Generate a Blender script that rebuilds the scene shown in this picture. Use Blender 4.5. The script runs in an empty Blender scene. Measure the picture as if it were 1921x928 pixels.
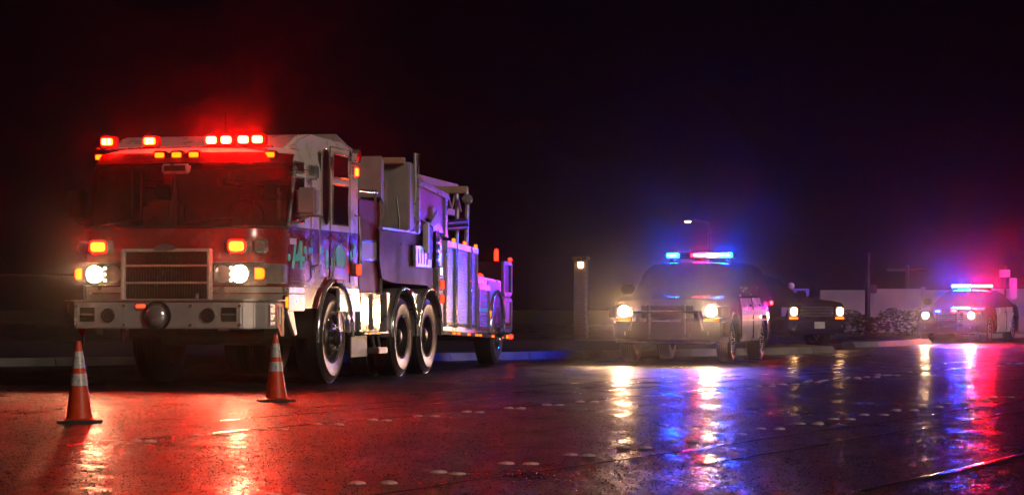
import bpy, bmesh, math, random
from mathutils import Vector, Matrix, noise
rad = math.radians
SC = bpy.context.scene
COL = SC.collection

# ---------------------------------------------------------------- camera, world, light, exposure
cam = bpy.data.cameras.new('camera')
cam.sensor_width = 36.0
cam.lens = 4500.0 / 1921.0 * 36.0
cam.clip_start = 0.1
cam.clip_end = 2000.0
co = bpy.data.objects.new('camera', cam)
COL.objects.link(co)
co.location = (0, 0, 0.92)
co.rotation_euler = (rad(90), 0, 0)
cam.shift_y = (578.0 - 464.0) / 1921.0
SC.camera = co

world = bpy.data.worlds.new('World')
SC.world = world
world.use_nodes = True
wb = world.node_tree.nodes['Background']
wb.inputs['Color'].default_value = (0.55, 0.16, 0.42, 1)
wb.inputs['Strength'].default_value = 0.0035

sun = bpy.data.lights.new('street_fill', 'SUN')  # added warm fill, stands in for street lights behind the camera
sun.energy = 0.95
sun.angle = rad(12)
sun.color = (1.0, 0.78, 0.62)
so = bpy.data.objects.new('street_fill', sun)
COL.objects.link(so)
so.rotation_euler = Vector((-0.62, 0.68, -0.34)).to_track_quat('-Z', 'Y').to_euler()

SC.view_settings.view_transform = 'Standard'
SC.view_settings.look = 'None'
SC.view_settings.exposure = 0.0
SC.view_settings.gamma = 1.0
SC.view_settings.use_curve_mapping = False
SC.render.engine = 'CYCLES'
SC.cycles.use_denoising = True
SC.cycles.max_bounces = 6
SC.cycles.glossy_bounces = 4
SC.cycles.diffuse_bounces = 2
SC.cycles.transparent_max_bounces = 12
SC.cycles.volume_bounces = 0
SC.cycles.sample_clamp_indirect = 4.0
SC.cycles.use_light_tree = True

# ---------------------------------------------------------------- materials
MATS = {}
def mat(name, col=(0.5, 0.5, 0.5), rough=0.5, metal=0.0, spec=0.5, var=0.25, scale=6.0, coat=0.0, bump=0.0, bscale=60.0, rvar=0.12, alpha=None):
    if name in MATS:
        return MATS[name]
    m = bpy.data.materials.new(name)
    m.use_nodes = True
    nt = m.node_tree
    b = nt.nodes['Principled BSDF']
    tc = nt.nodes.new('ShaderNodeTexCoord')
    n = nt.nodes.new('ShaderNodeTexNoise')
    n.inputs['Scale'].default_value = scale
    n.inputs['Detail'].default_value = 5
    nt.links.new(tc.outputs['Object'], n.inputs['Vector'])
    r = nt.nodes.new('ShaderNodeMapRange')
    r.inputs['From Min'].default_value = 0.3
    r.inputs['From Max'].default_value = 0.7
    r.inputs['To Min'].default_value = 1 - var
    r.inputs['To Max'].default_value = 1 + var * 0.5
    nt.links.new(n.outputs['Fac'], r.inputs['Value'])
    mx = nt.nodes.new('ShaderNodeVectorMath')
    mx.operation = 'SCALE'
    mx.inputs[0].default_value = col[:3]
    nt.links.new(r.outputs[0], mx.inputs['Scale'])
    nt.links.new(mx.outputs[0], b.inputs['Base Color'])
    r2 = nt.nodes.new('ShaderNodeMapRange')
    r2.inputs['From Min'].default_value = 0.35
    r2.inputs['From Max'].default_value = 0.75
    r2.inputs['To Min'].default_value = max(0.02, rough - rvar * 0.5)
    r2.inputs['To Max'].default_value = min(1, rough + rvar)
    nt.links.new(n.outputs['Fac'], r2.inputs['Value'])
    nt.links.new(r2.outputs[0], b.inputs['Roughness'])
    b.inputs['Metallic'].default_value = metal
    b.inputs['Specular IOR Level'].default_value = spec
    b.inputs['Coat Weight'].default_value = coat
    b.inputs['Coat Roughness'].default_value = 0.06
    if bump:
        n2 = nt.nodes.new('ShaderNodeTexNoise')
        n2.inputs['Scale'].default_value = bscale
        n2.inputs['Detail'].default_value = 3
        nt.links.new(tc.outputs['Object'], n2.inputs['Vector'])
        bp = nt.nodes.new('ShaderNodeBump')
        bp.inputs['Strength'].default_value = bump
        bp.inputs['Distance'].default_value = 0.02
        nt.links.new(n2.outputs['Fac'], bp.inputs['Height'])
        nt.links.new(bp.outputs[0], b.inputs['Normal'])
    MATS[name] = m
    return m

def emat(name, col, strength):
    if name in MATS:
        return MATS[name]
    m = bpy.data.materials.new(name)
    m.use_nodes = True
    nt = m.node_tree
    nt.nodes.remove(nt.nodes['Principled BSDF'])
    e = nt.nodes.new('ShaderNodeEmission')
    e.inputs['Color'].default_value = (*col, 1)
    e.inputs['Strength'].default_value = strength
    nt.links.new(e.outputs[0], nt.nodes['Material Output'].inputs['Surface'])
    MATS[name] = m
    return m

def glass_mat(name, tint, trans=0.55, rough=0.04):
    m = bpy.data.materials.new(name)
    m.use_nodes = True
    nt = m.node_tree
    b = nt.nodes['Principled BSDF']
    b.inputs['Base Color'].default_value = (*[c * 0.05 for c in tint], 1)
    b.inputs['Roughness'].default_value = rough
    t = nt.nodes.new('ShaderNodeBsdfTransparent')
    t.inputs['Color'].default_value = (*tint, 1)
    mx = nt.nodes.new('ShaderNodeMixShader')
    mx.inputs['Fac'].default_value = trans
    nt.links.new(b.outputs[0], mx.inputs[1])
    nt.links.new(t.outputs[0], mx.inputs[2])
    nt.links.new(mx.outputs[0], nt.nodes['Material Output'].inputs['Surface'])
    MATS[name] = m
    return m

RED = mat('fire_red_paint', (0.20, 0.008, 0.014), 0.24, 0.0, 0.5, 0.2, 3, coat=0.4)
WHITE = mat('white_paint', (0.72, 0.70, 0.68), 0.3, 0.0, 0.5, 0.12, 4, coat=0.4)
SATIN = mat('satin_chrome', (0.84, 0.81, 0.78), 0.15, 0.55, 0.6, 0.10, 5, rvar=0.06)
CHROME = mat('chrome', (0.74, 0.73, 0.72), 0.12, 0.80, 0.5, 0.10, 9, rvar=0.08)
STEEL = mat('brushed_steel', (0.58, 0.58, 0.58), 0.32, 0.70, 0.5, 0.2, 7, bump=0.06, bscale=30)
ALU = mat('tread_plate', (0.5, 0.5, 0.5), 0.38, 1.0, 0.5, 0.25, 12, bump=0.4, bscale=45)
DKRIM = mat('dark_steel_rim', (0.07, 0.068, 0.066), 0.4, 0.6, 0.4, 0.3, 12)
BLACK = mat('black_plastic', (0.012, 0.012, 0.013), 0.45, 0, 0.4, 0.3, 10)
RUBBER = mat('tyre_rubber', (0.03, 0.029, 0.028), 0.36, 0, 0.5, 0.3, 14, bump=0.15, bscale=80)
WETRUB = RUBBER
GREY = mat('grey_paint', (0.30, 0.29, 0.28), 0.45, 0, 0.4, 0.2, 4)
SHUT = mat('blue_lit_aluminium', (0.22, 0.25, 0.34), 0.40, 0.4, 0.5, 0.15, 5)  # plain aluminium with the blue lamps' light mixed into its colour
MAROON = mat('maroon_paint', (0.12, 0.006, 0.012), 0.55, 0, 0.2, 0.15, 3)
DKPUR = mat('dark_body_paint', (0.014, 0.007, 0.012), 0.6, 0, 0.15, 0.2, 3)
PURP = mat('purple_panel_vinyl', (0.28, 0.07, 0.32), 0.45, 0, 0.4, 0.15, 4)
TAN = mat('tan_ladder_paint', (0.48, 0.33, 0.22), 0.5, 0, 0.4, 0.2, 5)
TEAL = mat('teal_reflective_film', (0.0, 0.78, 0.50), 0.55, 0, 0.3, 0.1, 8)
FILMG = mat('grey_reflective_film', (0.45, 0.44, 0.44), 0.4, 0, 0.5, 0.1, 8)
GLASS = glass_mat('tinted_windscreen', (0.45, 0.34, 0.34), 0.36)
SGLASS = mat('dark_side_glass', (0.012, 0.008, 0.012), 0.06, 0, 0.6, 0.2, 4, rvar=0.05)
CLEAR = mat('unlit_lamp_lens', (0.55, 0.55, 0.55), 0.12, 0.6, 0.6, 0.1, 30)
REDL = mat('unlit_red_lens', (0.45, 0.01, 0.02), 0.15, 0, 0.6, 0.1, 30)
AMBL = mat('unlit_amber_lens', (0.55, 0.18, 0.01), 0.15, 0, 0.6, 0.1, 30)
ORANGE = mat('cone_orange', (0.80, 0.065, 0.015), 0.42, 0, 0.5, 0.2, 14)
COLLAR = mat('cone_reflective_collar', (0.62, 0.60, 0.58), 0.3, 0, 0.6, 0.3, 40)
CBASE = mat('cone_base_rubber', (0.03, 0.022, 0.02), 0.5, 0, 0.5, 0.3, 20)
SEAT = mat('seat_fabric', (0.20, 0.19, 0.18), 0.8, 0, 0.2, 0.2, 20)
INTER = mat('cab_interior', (0.012, 0.009, 0.009), 0.7, 0, 0.3, 0.2, 10)
PWHITE = mat('car_white_paint', (0.74, 0.74, 0.75), 0.22, 0, 0.5, 0.1, 3, coat=0.7)
PBLACK = mat('car_black_paint', (0.008, 0.008, 0.011), 0.16, 0, 0.4, 0.2, 3, coat=0.3)
BLUEFILM = mat('blue_stripe_film', (0.02, 0.10, 0.65), 0.35, 0, 0.6, 0.1, 8)
PLATE = mat('number_plate', (0.62, 0.62, 0.60), 0.45, 0, 0.4, 0.1, 30)
KERB = mat('kerb_concrete', (0.24, 0.23, 0.21), 0.6, 0, 0.5, 0.35, 3, bump=0.3, bscale=50)
DOT = mat('marker_ceramic', (0.55, 0.53, 0.48), 0.28, 0, 0.5, 0.35, 25)
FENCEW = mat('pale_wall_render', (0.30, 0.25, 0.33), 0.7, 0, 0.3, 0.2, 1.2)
GALV = mat('galvanised_metal', (0.05, 0.05, 0.053), 0.45, 0.8, 0.5, 0.2, 8)
BRICK = mat('pillar_brick', (0.10, 0.055, 0.04), 0.8, 0, 0.3, 0.35, 8, bump=0.4, bscale=40)
BARK = mat('bark', (0.09, 0.065, 0.05), 0.9, 0, 0.2, 0.4, 10, bump=0.5, bscale=25)
LEAF = mat('leaf', (0.011, 0.015, 0.008), 0.6, 0, 0.4, 0.5, 3)
SIGNW = mat('sign_white', (0.6, 0.58, 0.55), 0.5, 0, 0.4, 0.1, 8)
BLUELIT = mat('window_blue_light', (0.10, 0.16, 0.55), 0.45, 0, 0.4, 0.1, 8)  # blue light on a distant window, put into the colour

# lamps that are lit
E_RED = emat('lit_red_lamp', (1.0, 0.0026, 0.0002), 380)
E_REDHI = emat('lit_red_lamp_bright', (1.0, 0.0012, 0.0003), 2300)
E_CLR = emat('lit_red_clearance_lamp', (1.0, 0.035, 0.001), 18)
E_REDDIM = emat('lit_red_marker', (1.0, 0.010, 0.003), 14)
E_AMB = emat('lit_amber_lamp', (1.0, 0.10, 0.002), 6)
E_AMBD = emat('lit_amber_marker', (1.0, 0.09, 0.002), 6)
E_TRKH = emat('lit_truck_headlamp', (1.0, 0.62, 0.33), 150)
E_HEAD = emat('lit_headlamp', (1.0, 0.58, 0.28), 60)
E_HEADF = emat('lit_far_headlamp', (1.0, 0.60, 0.30), 60)
E_HEADD = emat('lit_dim_headlamp', (1.0, 0.52, 0.20), 45)
E_BLUE = emat('lit_blue_lamp', (0.0001, 0.035, 1.0), 3500)
E_BLUED = emat('lit_blue_grille_lamp', (0.0008, 0.006, 1.0), 220)
E_PINK = emat('lit_red_beacon', (1.0, 0.0006, 0.02), 1300)
E_BEAC = emat('lit_red_beacon_far', (1.0, 0.0008, 0.004), 4200)
E_BEACD = emat('lit_red_grille_lamp', (1.0, 0.003, 0.003), 200)
E_WHITE = emat('lit_white_module', (1.0, 0.86, 0.80), 30)
E_STRIP = emat('lit_led_strip', (0.9, 0.95, 1.0), 12)
E_LED = emat('lit_led', (1.0, 0.6, 0.42), 14)
E_LANT = emat('lit_lantern', (1.0, 0.62, 0.32), 30)
E_STEP = emat('lit_step_lamp', (1.0, 0.72, 0.45), 5)

# ---------------------------------------------------------------- mesh helpers
def link(o, parent=None):
    COL.objects.link(o)
    if parent is not None:
        o.parent = parent
    return o

def finish(name, bm, m, parent=None, smooth=None, bevel=0.0):
    if bevel:
        bmesh.ops.bevel(bm, geom=list(bm.edges), offset=bevel, segments=2, affect='EDGES', clamp_overlap=True)
    bmesh.ops.recalc_face_normals(bm, faces=bm.faces)
    me = bpy.data.meshes.new(name)
    bm.to_mesh(me)
    bm.free()
    me.materials.append(m)
    if smooth is not None:
        for p in me.polygons:
            p.use_smooth = True
        me.set_sharp_from_angle(angle=rad(smooth))
    return link(bpy.data.objects.new(name, me), parent)

def share(src, name, parent, loc=(0, 0, 0), rot=(0, 0, 0), scl=(1, 1, 1)):
    o = bpy.data.objects.new(name, src.data)
    link(o, parent)
    o.location, o.rotation_euler, o.scale = loc, rot, scl
    return o

def tag(o, label, cat, group=None, kind=None):
    o['label'] = label
    o['category'] = cat
    if group:
        o['group'] = group
    if kind:
        o['kind'] = kind
    return o

def empty(name, loc, rz=0):
    o = bpy.data.objects.new(name, None)
    link(o)
    o.location = loc
    o.rotation_euler = (0, 0, rz)
    o.empty_display_size = 0.2
    return o

def yaw_rot(psi):            # local +X points towards the viewer; psi = heading of the tail, right of the view axis
    return -rad(90 + psi)

def bx(bm, x0, x1, y0, y1, z0, z1, bev=0.0):
    r = bmesh.ops.create_cube(bm, size=1)
    vs = r['verts']
    for v in vs:
        v.co = Vector((x0 + (v.co.x + .5) * (x1 - x0), y0 + (v.co.y + .5) * (y1 - y0), z0 + (v.co.z + .5) * (z1 - z0)))
    if bev:
        es = {e for v in vs for e in v.link_edges}
        bmesh.ops.bevel(bm, geom=list(es), offset=bev, segments=2, affect='EDGES', clamp_overlap=True)
    return vs

def box(name, m, parent, x0, x1, y0, y1, z0, z1, bev=0.008):
    bm = bmesh.new()
    bx(bm, min(x0, x1), max(x0, x1), min(y0, y1), max(y0, y1), min(z0, z1), max(z0, z1), bev)
    return finish(name, bm, m, parent, smooth=35)

def cyl(bm, c, axis, r, h, seg=20, r2=None):
    rot = Vector((0, 0, 1)).rotation_difference(Vector(axis)).to_matrix().to_4x4()
    bmesh.ops.create_cone(bm, cap_ends=True, segments=seg, radius1=r, radius2=r if r2 is None else r2, depth=h, matrix=Matrix.Translation(c) @ rot)

def tube(bm, pts, r, seg=8):
    pts = [Vector(p) for p in pts]
    rings = []
    for i, p in enumerate(pts):
        d = (pts[min(i + 1, len(pts) - 1)] - pts[max(i - 1, 0)]).normalized()
        up = Vector((0, 0, 1)) if abs(d.z) < .95 else Vector((1, 0, 0))
        a = d.cross(up).normalized()
        b = d.cross(a)
        rr = r[i] if isinstance(r, (list, tuple)) else r
        rings.append([bm.verts.new(p + a * rr * math.cos(t * 2 * math.pi / seg) + b * rr * math.sin(t * 2 * math.pi / seg)) for t in range(seg)])
    for i in range(len(rings) - 1):
        for t in range(seg):
            bm.faces.new((rings[i][t], rings[i][(t + 1) % seg], rings[i + 1][(t + 1) % seg], rings[i + 1][t]))
    bm.faces.new(rings[0][::-1])
    bm.faces.new(rings[-1])

def tubeo(name, m, parent, pts, r, seg=8):
    bm = bmesh.new()
    tube(bm, pts, r, seg)
    return finish(name, bm, m, parent, smooth=50)

def prism(bm, poly, axis, a0, a1):
    """poly: 2-D points. axis 'y': points are (x,z), extruded y a0..a1; 'x': (y,z); 'z': (x,y)."""
    def P(p, a):
        return {'y': (p[0], a, p[1]), 'x': (a, p[0], p[1]), 'z': (p[0], p[1], a)}[axis]
    v0 = [bm.verts.new(P(p, a0)) for p in poly]
    v1 = [bm.verts.new(P(p, a1)) for p in poly]
    n = len(poly)
    bm.faces.new(v0)
    bm.faces.new(v1[::-1])
    for i in range(n):
        bm.faces.new((v0[i], v1[i], v1[(i + 1) % n], v0[(i + 1) % n]))

def prismo(name, m, parent, poly, axis, a0, a1, bev=0.0, smooth=35):
    bm = bmesh.new()
    prism(bm, poly, axis, a0, a1)
    return finish(name, bm, m, parent, smooth=smooth, bevel=bev)

def lathe(bm, prof, axis='y', seg=40, center=(0, 0, 0)):
    """prof: (radius, offset along axis)."""
    rings = []
    cx, cy, cz = center
    for r, a in prof:
        ring = []
        for i in range(seg):
            t = 2 * math.pi * i / seg
            c, s = math.cos(t) * r, math.sin(t) * r
            ring.append(bm.verts.new({'y': (cx + c, cy + a, cz + s), 'z': (cx + c, cy + s, cz + a), 'x': (cx + a, cy + c, cz + s)}[axis]))
        rings.append(ring)
    for k in range(len(rings) - 1):
        for i in range(seg):
            bm.faces.new((rings[k][i], rings[k][(i + 1) % seg], rings[k + 1][(i + 1) % seg], rings[k + 1][i]))

def latheo(name, m, parent, prof, axis='y', seg=40, center=(0, 0, 0), smooth=40):
    bm = bmesh.new()
    lathe(bm, prof, axis, seg, center)
    bmesh.ops.remove_doubles(bm, verts=bm.verts, dist=1e-5)
    return finish(name, bm, m, parent, smooth=smooth)

def rrect(w, h, r, n=4, cx=0, cy=0):
    pts = []
    for sx, sy, a0 in ((1, 1, 0), (-1, 1, 90), (-1, -1, 180), (1, -1, 270)):
        for k in range(n + 1):
            a = rad(a0 + 90 * k / n)
            pts.append((cx + sx * (w / 2 - r) + r * math.cos(a), cy + sy * (h / 2 - r) + r * math.sin(a)))
    return pts

# ---------------------------------------------------------------- wet road
def road_material():
    m = bpy.data.materials.new('wet_asphalt')
    m.use_nodes = True
    nt = m.node_tree
    N = nt.nodes
    L = nt.links
    b = N['Principled BSDF']
    g = N.new('ShaderNodeNewGeometry')
    def noi(scale, detail=4, rough=.55, sx=1, sy=1):
        mp = N.new('ShaderNodeMapping')
        mp.inputs['Scale'].default_value = (sx, sy, 1)
        mp.inputs['Rotation'].default_value = (0, 0, rad(25))
        L.new(g.outputs['Position'], mp.inputs['Vector'])
        n = N.new('ShaderNodeTexNoise')
        n.inputs['Scale'].default_value = scale
        n.inputs['Detail'].default_value = detail
        n.inputs['Roughness'].default_value = rough
        L.new(mp.outputs[0], n.inputs['Vector'])
        return n
    def rng(sock, a, bb, c, d):
        r = N.new('ShaderNodeMapRange')
        for k, v in zip(('From Min', 'From Max', 'To Min', 'To Max'), (a, bb, c, d)):
            r.inputs[k].default_value = v
        L.new(sock, r.inputs['Value'])
        return r.outputs[0]
    wet = rng(noi(0.5, 6, .65, 2.0, 0.6).outputs['Fac'], .40, .66, 0, 1)          # long wet bands along the road
    film = rng(noi(1.3, 6, .7, 1.5, 0.6).outputs['Fac'], .50, .68, 0, 1)          # standing water film
    base = noi(120, 3)
    cr = N.new('ShaderNodeValToRGB')
    cr.color_ramp.elements[0].color = (0.006, 0.006, 0.006, 1)
    cr.color_ramp.elements[1].color = (0.030, 0.028, 0.028, 1)
    L.new(base.outputs['Fac'], cr.inputs['Fac'])
    L.new(cr.outputs[0], b.inputs['Base Color'])
    rg = N.new('ShaderNodeMath'); rg.operation = 'MULTIPLY_ADD'
    L.new(wet, rg.inputs[0]); rg.inputs[1].default_value = -0.22; rg.inputs[2].default_value = 0.44
    gr_ = rng(noi(26, 6, .75).outputs['Fac'], .3, .7, -.10, .10)
    rg3 = N.new('ShaderNodeMath'); rg3.operation = 'ADD'
    L.new(rg.outputs[0], rg3.inputs[0]); L.new(gr_, rg3.inputs[1])
    L.new(rg3.outputs[0], b.inputs['Roughness'])
    b.inputs['Specular IOR Level'].default_value = 0.6
    b.inputs['Coat Roughness'].default_value = 0.16
    cw = N.new('ShaderNodeMath'); cw.operation = 'MULTIPLY'; cw.inputs[1].default_value = 0.8
    L.new(film, cw.inputs[0]); L.new(cw.outputs[0], b.inputs['Coat Weight'])
    # aggregate relief
    v = N.new('ShaderNodeTexVoronoi')
    v.inputs['Scale'].default_value = 60
    L.new(g.outputs['Position'], v.inputs['Vector'])
    n1 = noi(14, 9, .78)
    ad = N.new('ShaderNodeMath'); ad.operation = 'MULTIPLY_ADD'
    L.new(v.outputs['Distance'], ad.inputs[0]); ad.inputs[1].default_value = .35
    L.new(n1.outputs['Fac'], ad.inputs[2])
    bp = N.new('ShaderNodeBump')
    bp.inputs['Strength'].default_value = 1.0
    bp.inputs['Distance'].default_value = 0.022
    L.new(ad.outputs[0], bp.inputs['Height'])
    L.new(bp.outputs[0], b.inputs['Normal'])
    bp2 = N.new('ShaderNodeBump')
    bp2.inputs['Strength'].default_value = 0.6
    bp2.inputs['Distance'].default_value = 0.006
    L.new(noi(9, 5, .6).outputs['Fac'], bp2.inputs['Height'])
    L.new(bp2.outputs[0], b.inputs['Coat Normal'])
    return m

def sheet(name, pts, z, m, parent=None, kind='structure'):
    bm = bmesh.new()
    vs = [bm.verts.new((x, y, z)) for x, y in pts]
    bm.faces.new(vs)
    o = finish(name, bm, m, parent)
    if o.data.polygons[0].normal.z < 0:
        o.data.flip_normals()
    if parent is None:
        o['kind'] = kind
    return o

ROAD = road_material()
EARTH = mat('verge_earth', (0.045, 0.04, 0.03), 0.8, 0, 0.3, 0.5, 2, bump=0.6, bscale=12)
ground = sheet('ground', [(-900, -40), (900, -40), (900, 1500), (-900, 1500)], -0.30, EARTH)
road = sheet('road', [(-120, -20), (160, -20), (160, 140), (-120, 140)], 0.0, ROAD)

RD = Vector((math.sin(rad(25.4)), math.cos(rad(25.4)), 0))   # heading of the lanes
RN = Vector((RD.y, -RD.x, 0))
random.seed(4)
TAR = mat('tar_seam', (0.010, 0.010, 0.011), 0.10, 0, 0.6, 0.2, 6, bump=0.25, bscale=14)
def seam(base, length, w, seed):
    rnd = random.Random(seed)
    bm = bmesh.new()
    prev = None
    n = int(length / 0.3)
    off = 0
    for i in range(n + 1):
        off = off * 0.9 + rnd.uniform(-.02, .02)
        c = Vector((base[0], base[1], 0)) + RD * (i * length / n) + RN * off
        ww = w * rnd.uniform(.3, 1.0)
        a = bm.verts.new((c - RN * ww).to_tuple()[:2] + (0.004,))
        t = bm.verts.new(c.to_tuple()[:2] + (0.0065,))
        d = bm.verts.new((c + RN * ww).to_tuple()[:2] + (0.004,))
        if prev:
            bm.faces.new((prev[0], prev[1], t, a))
            bm.faces.new((prev[1], prev[2], d, t))
        prev = (a, t, d)
    return finish('tar_seam', bm, TAR, road, smooth=60)
for k, (bp, ln, w) in enumerate([((1.72, 12.0), 8, .045), ((-2.4, 19.6), 26, .035), ((-1.85, 22.2), 20, .04), ((-0.75, 11.6), 14, .016), ((-3.0, 16.0), 30, .03), ((1.15, 14.2), 9, .018), ((-1.2, 25.3), 16, .045)]):
    seam(bp, ln, w, k)

# coarse aggregate standing proud of the binder, wet and shiny
def aggregate():
    import numpy as np
    rg_ = np.random.default_rng(7)
    ys = []
    xs = []
    for y0 in np.arange(9.5, 31.0, 0.5):
        half = (y0 + .5) * .235 + 1.2
        dens = 1150 * min(1.0, (15.0 / y0) ** 1.3)
        n = int(dens * .5 * 2 * half)
        ys.append(rg_.uniform(y0, y0 + .5, n)); xs.append(rg_.uniform(-half, half, n))
    x = np.concatenate(xs); y = np.concatenate(ys); n = len(x)
    r = rg_.uniform(.004, .012, n); h = r * rg_.uniform(.2, .6, n)
    K = 5
    t = np.arange(K) * 2 * np.pi / K
    V = np.zeros((n, K + 1, 3), dtype=np.float32)
    ph = rg_.uniform(0, 6.28, n)
    for k in range(K):
        rr = r * rg_.uniform(.7, 1.15, n)
        V[:, k, 0] = x + rr * np.cos(t[k] + ph); V[:, k, 1] = y + rr * np.sin(t[k] + ph); V[:, k, 2] = -.002
    V[:, K, 0] = x + r * rg_.uniform(-.35, .35, n); V[:, K, 1] = y + r * rg_.uniform(-.35, .35, n); V[:, K, 2] = h
    base = (np.arange(n) * (K + 1))[:, None, None]
    k = np.arange(K)
    F = np.stack([k, (k + 1) % K, np.full(K, K)], axis=1)[None] + base
    me = bpy.data.meshes.new('aggregate')
    me.vertices.add(n * (K + 1)); me.vertices.foreach_set('co', V.ravel())
    nf = n * K
    me.loops.add(nf * 3); me.loops.foreach_set('vertex_index', F.astype(np.int32).ravel())
    me.polygons.add(nf); me.polygons.foreach_set('loop_start', np.arange(nf, dtype=np.int32) * 3)
    me.polygons.foreach_set('loop_total', np.full(nf, 3, dtype=np.int32)) if False else None
    me.update(calc_edges=True)
    me.polygons.foreach_set('use_smooth', np.ones(nf, dtype=bool))
    me.materials.append(mat('wet_aggregate', (0.03, 0.028, 0.027), 0.30, 0, 0.9, 0.5, 60, rvar=0.15))
    o = link(bpy.data.objects.new('aggregate', me), road)
    o['kind'] = 'stuff'
aggregate()

# kerb and verge
def ribbon_kerb(name, pts, label, h=0.13, w=0.32):
    P = [Vector((x, y, 0)) for x, y in pts]
    root = empty(name, P[0])
    tag(root, label, 'kerb')
    base = P[0]
    for i in range(len(P) - 1):
        d = P[i + 1] - P[i]
        n = max(1, round(d.length / 1.8))
        ang = math.atan2(d.y, d.x)
        for k in range(n):
            L_ = d.length / n - 0.012
            c = P[i] + d * ((k + .5) / n)
            bm = bmesh.new()
            prism(bm, [(-w / 2 - .05, -.05), (w / 2, -.05), (w / 2, h), (-w / 2 + .05, h), (-w / 2, h - .05)], 'x', -L_ / 2, L_ / 2)
            o = finish('kerb_stone', bm, KERB, root, smooth=30)
            o.location = c - base + Vector((0, 0, 0.002 * (k % 3)))
            o.rotation_euler = (0, 0, ang)
    return root
KL = [(-16.0, 34.6), (-9.0, 37.7), (-2.6, 41.3), (3.0, 46.0), (6.0, 48.9), (6.6, 50.2), (6.3, 52)]
ribbon_kerb('kerb', KL, 'long pale concrete kerb running behind the fire truck and police suv')
ribbon_kerb('kerb', [(7.9, 56.4), (8.6, 57.4), (10.6, 61.6)], 'short pale kerb end between dark parked car and far police car')
ribbon_kerb('kerb', [(14.4, 73.5), (17.5, 79)], 'short far kerb right of the far police sedan')
sheet('verge', KL + [(6.0, 60), (-3, 60), (-40, 60), (-40, 34.6)], 0.11, EARTH)

# raised pavement markers
def marker_proto():
    bm = bmesh.new()
    lathe(bm, [(0.048, 0), (0.048, .003), (0.043, .009), (0.033, .0135), (0.016, .0165), (0.0001, .017)], 'z', 14)
    return finish('pavement_marker', bm, DOT, None, smooth=60)
rows = [((-1.12, 11.75), 17, 0.90, 'near double row', 'near double row of markers'),
        ((-3.30, 15.0), 24, 0.86, 'middle double row', 'middle double row of markers'),
        ((3.2, 29.0), 9, 1.5, 'farthest double row', 'far row of markers')]
ORD = 'first second third fourth fifth sixth seventh eighth ninth tenth eleventh twelfth thirteenth fourteenth fifteenth sixteenth seventeenth eighteenth nineteenth twentieth twenty-first twenty-second twenty-third twenty-fourth twenty-fifth'.split()
proto = None
rm = random.Random(11)
for base, n, step, lab, grp in rows:
    cnt = 0
    for i in range(n):
        if rm.random() < .06:
            continue
        for s in (-1, 1):
            c = Vector((base[0], base[1], 0)) + RD * (i * step + rm.uniform(-.04, .04)) + RN * (0.075 * s + rm.uniform(-.01, .01)) + RD * s * rm.uniform(-.02, .05)
            if proto is None:
                proto = marker_proto()
                o = proto
            else:
                o = proto.copy()
                COL.objects.link(o)
            o.location = (c.x, c.y, 0.001)
            o.scale = (1, 1, rm.uniform(.75, 1.05))
            tag(o, '%s pavement marker of the %s pair from the camera in the %s' % ('left' if s < 0 else 'right', ORD[cnt], lab), 'marker', grp)
        cnt += 1

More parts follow.
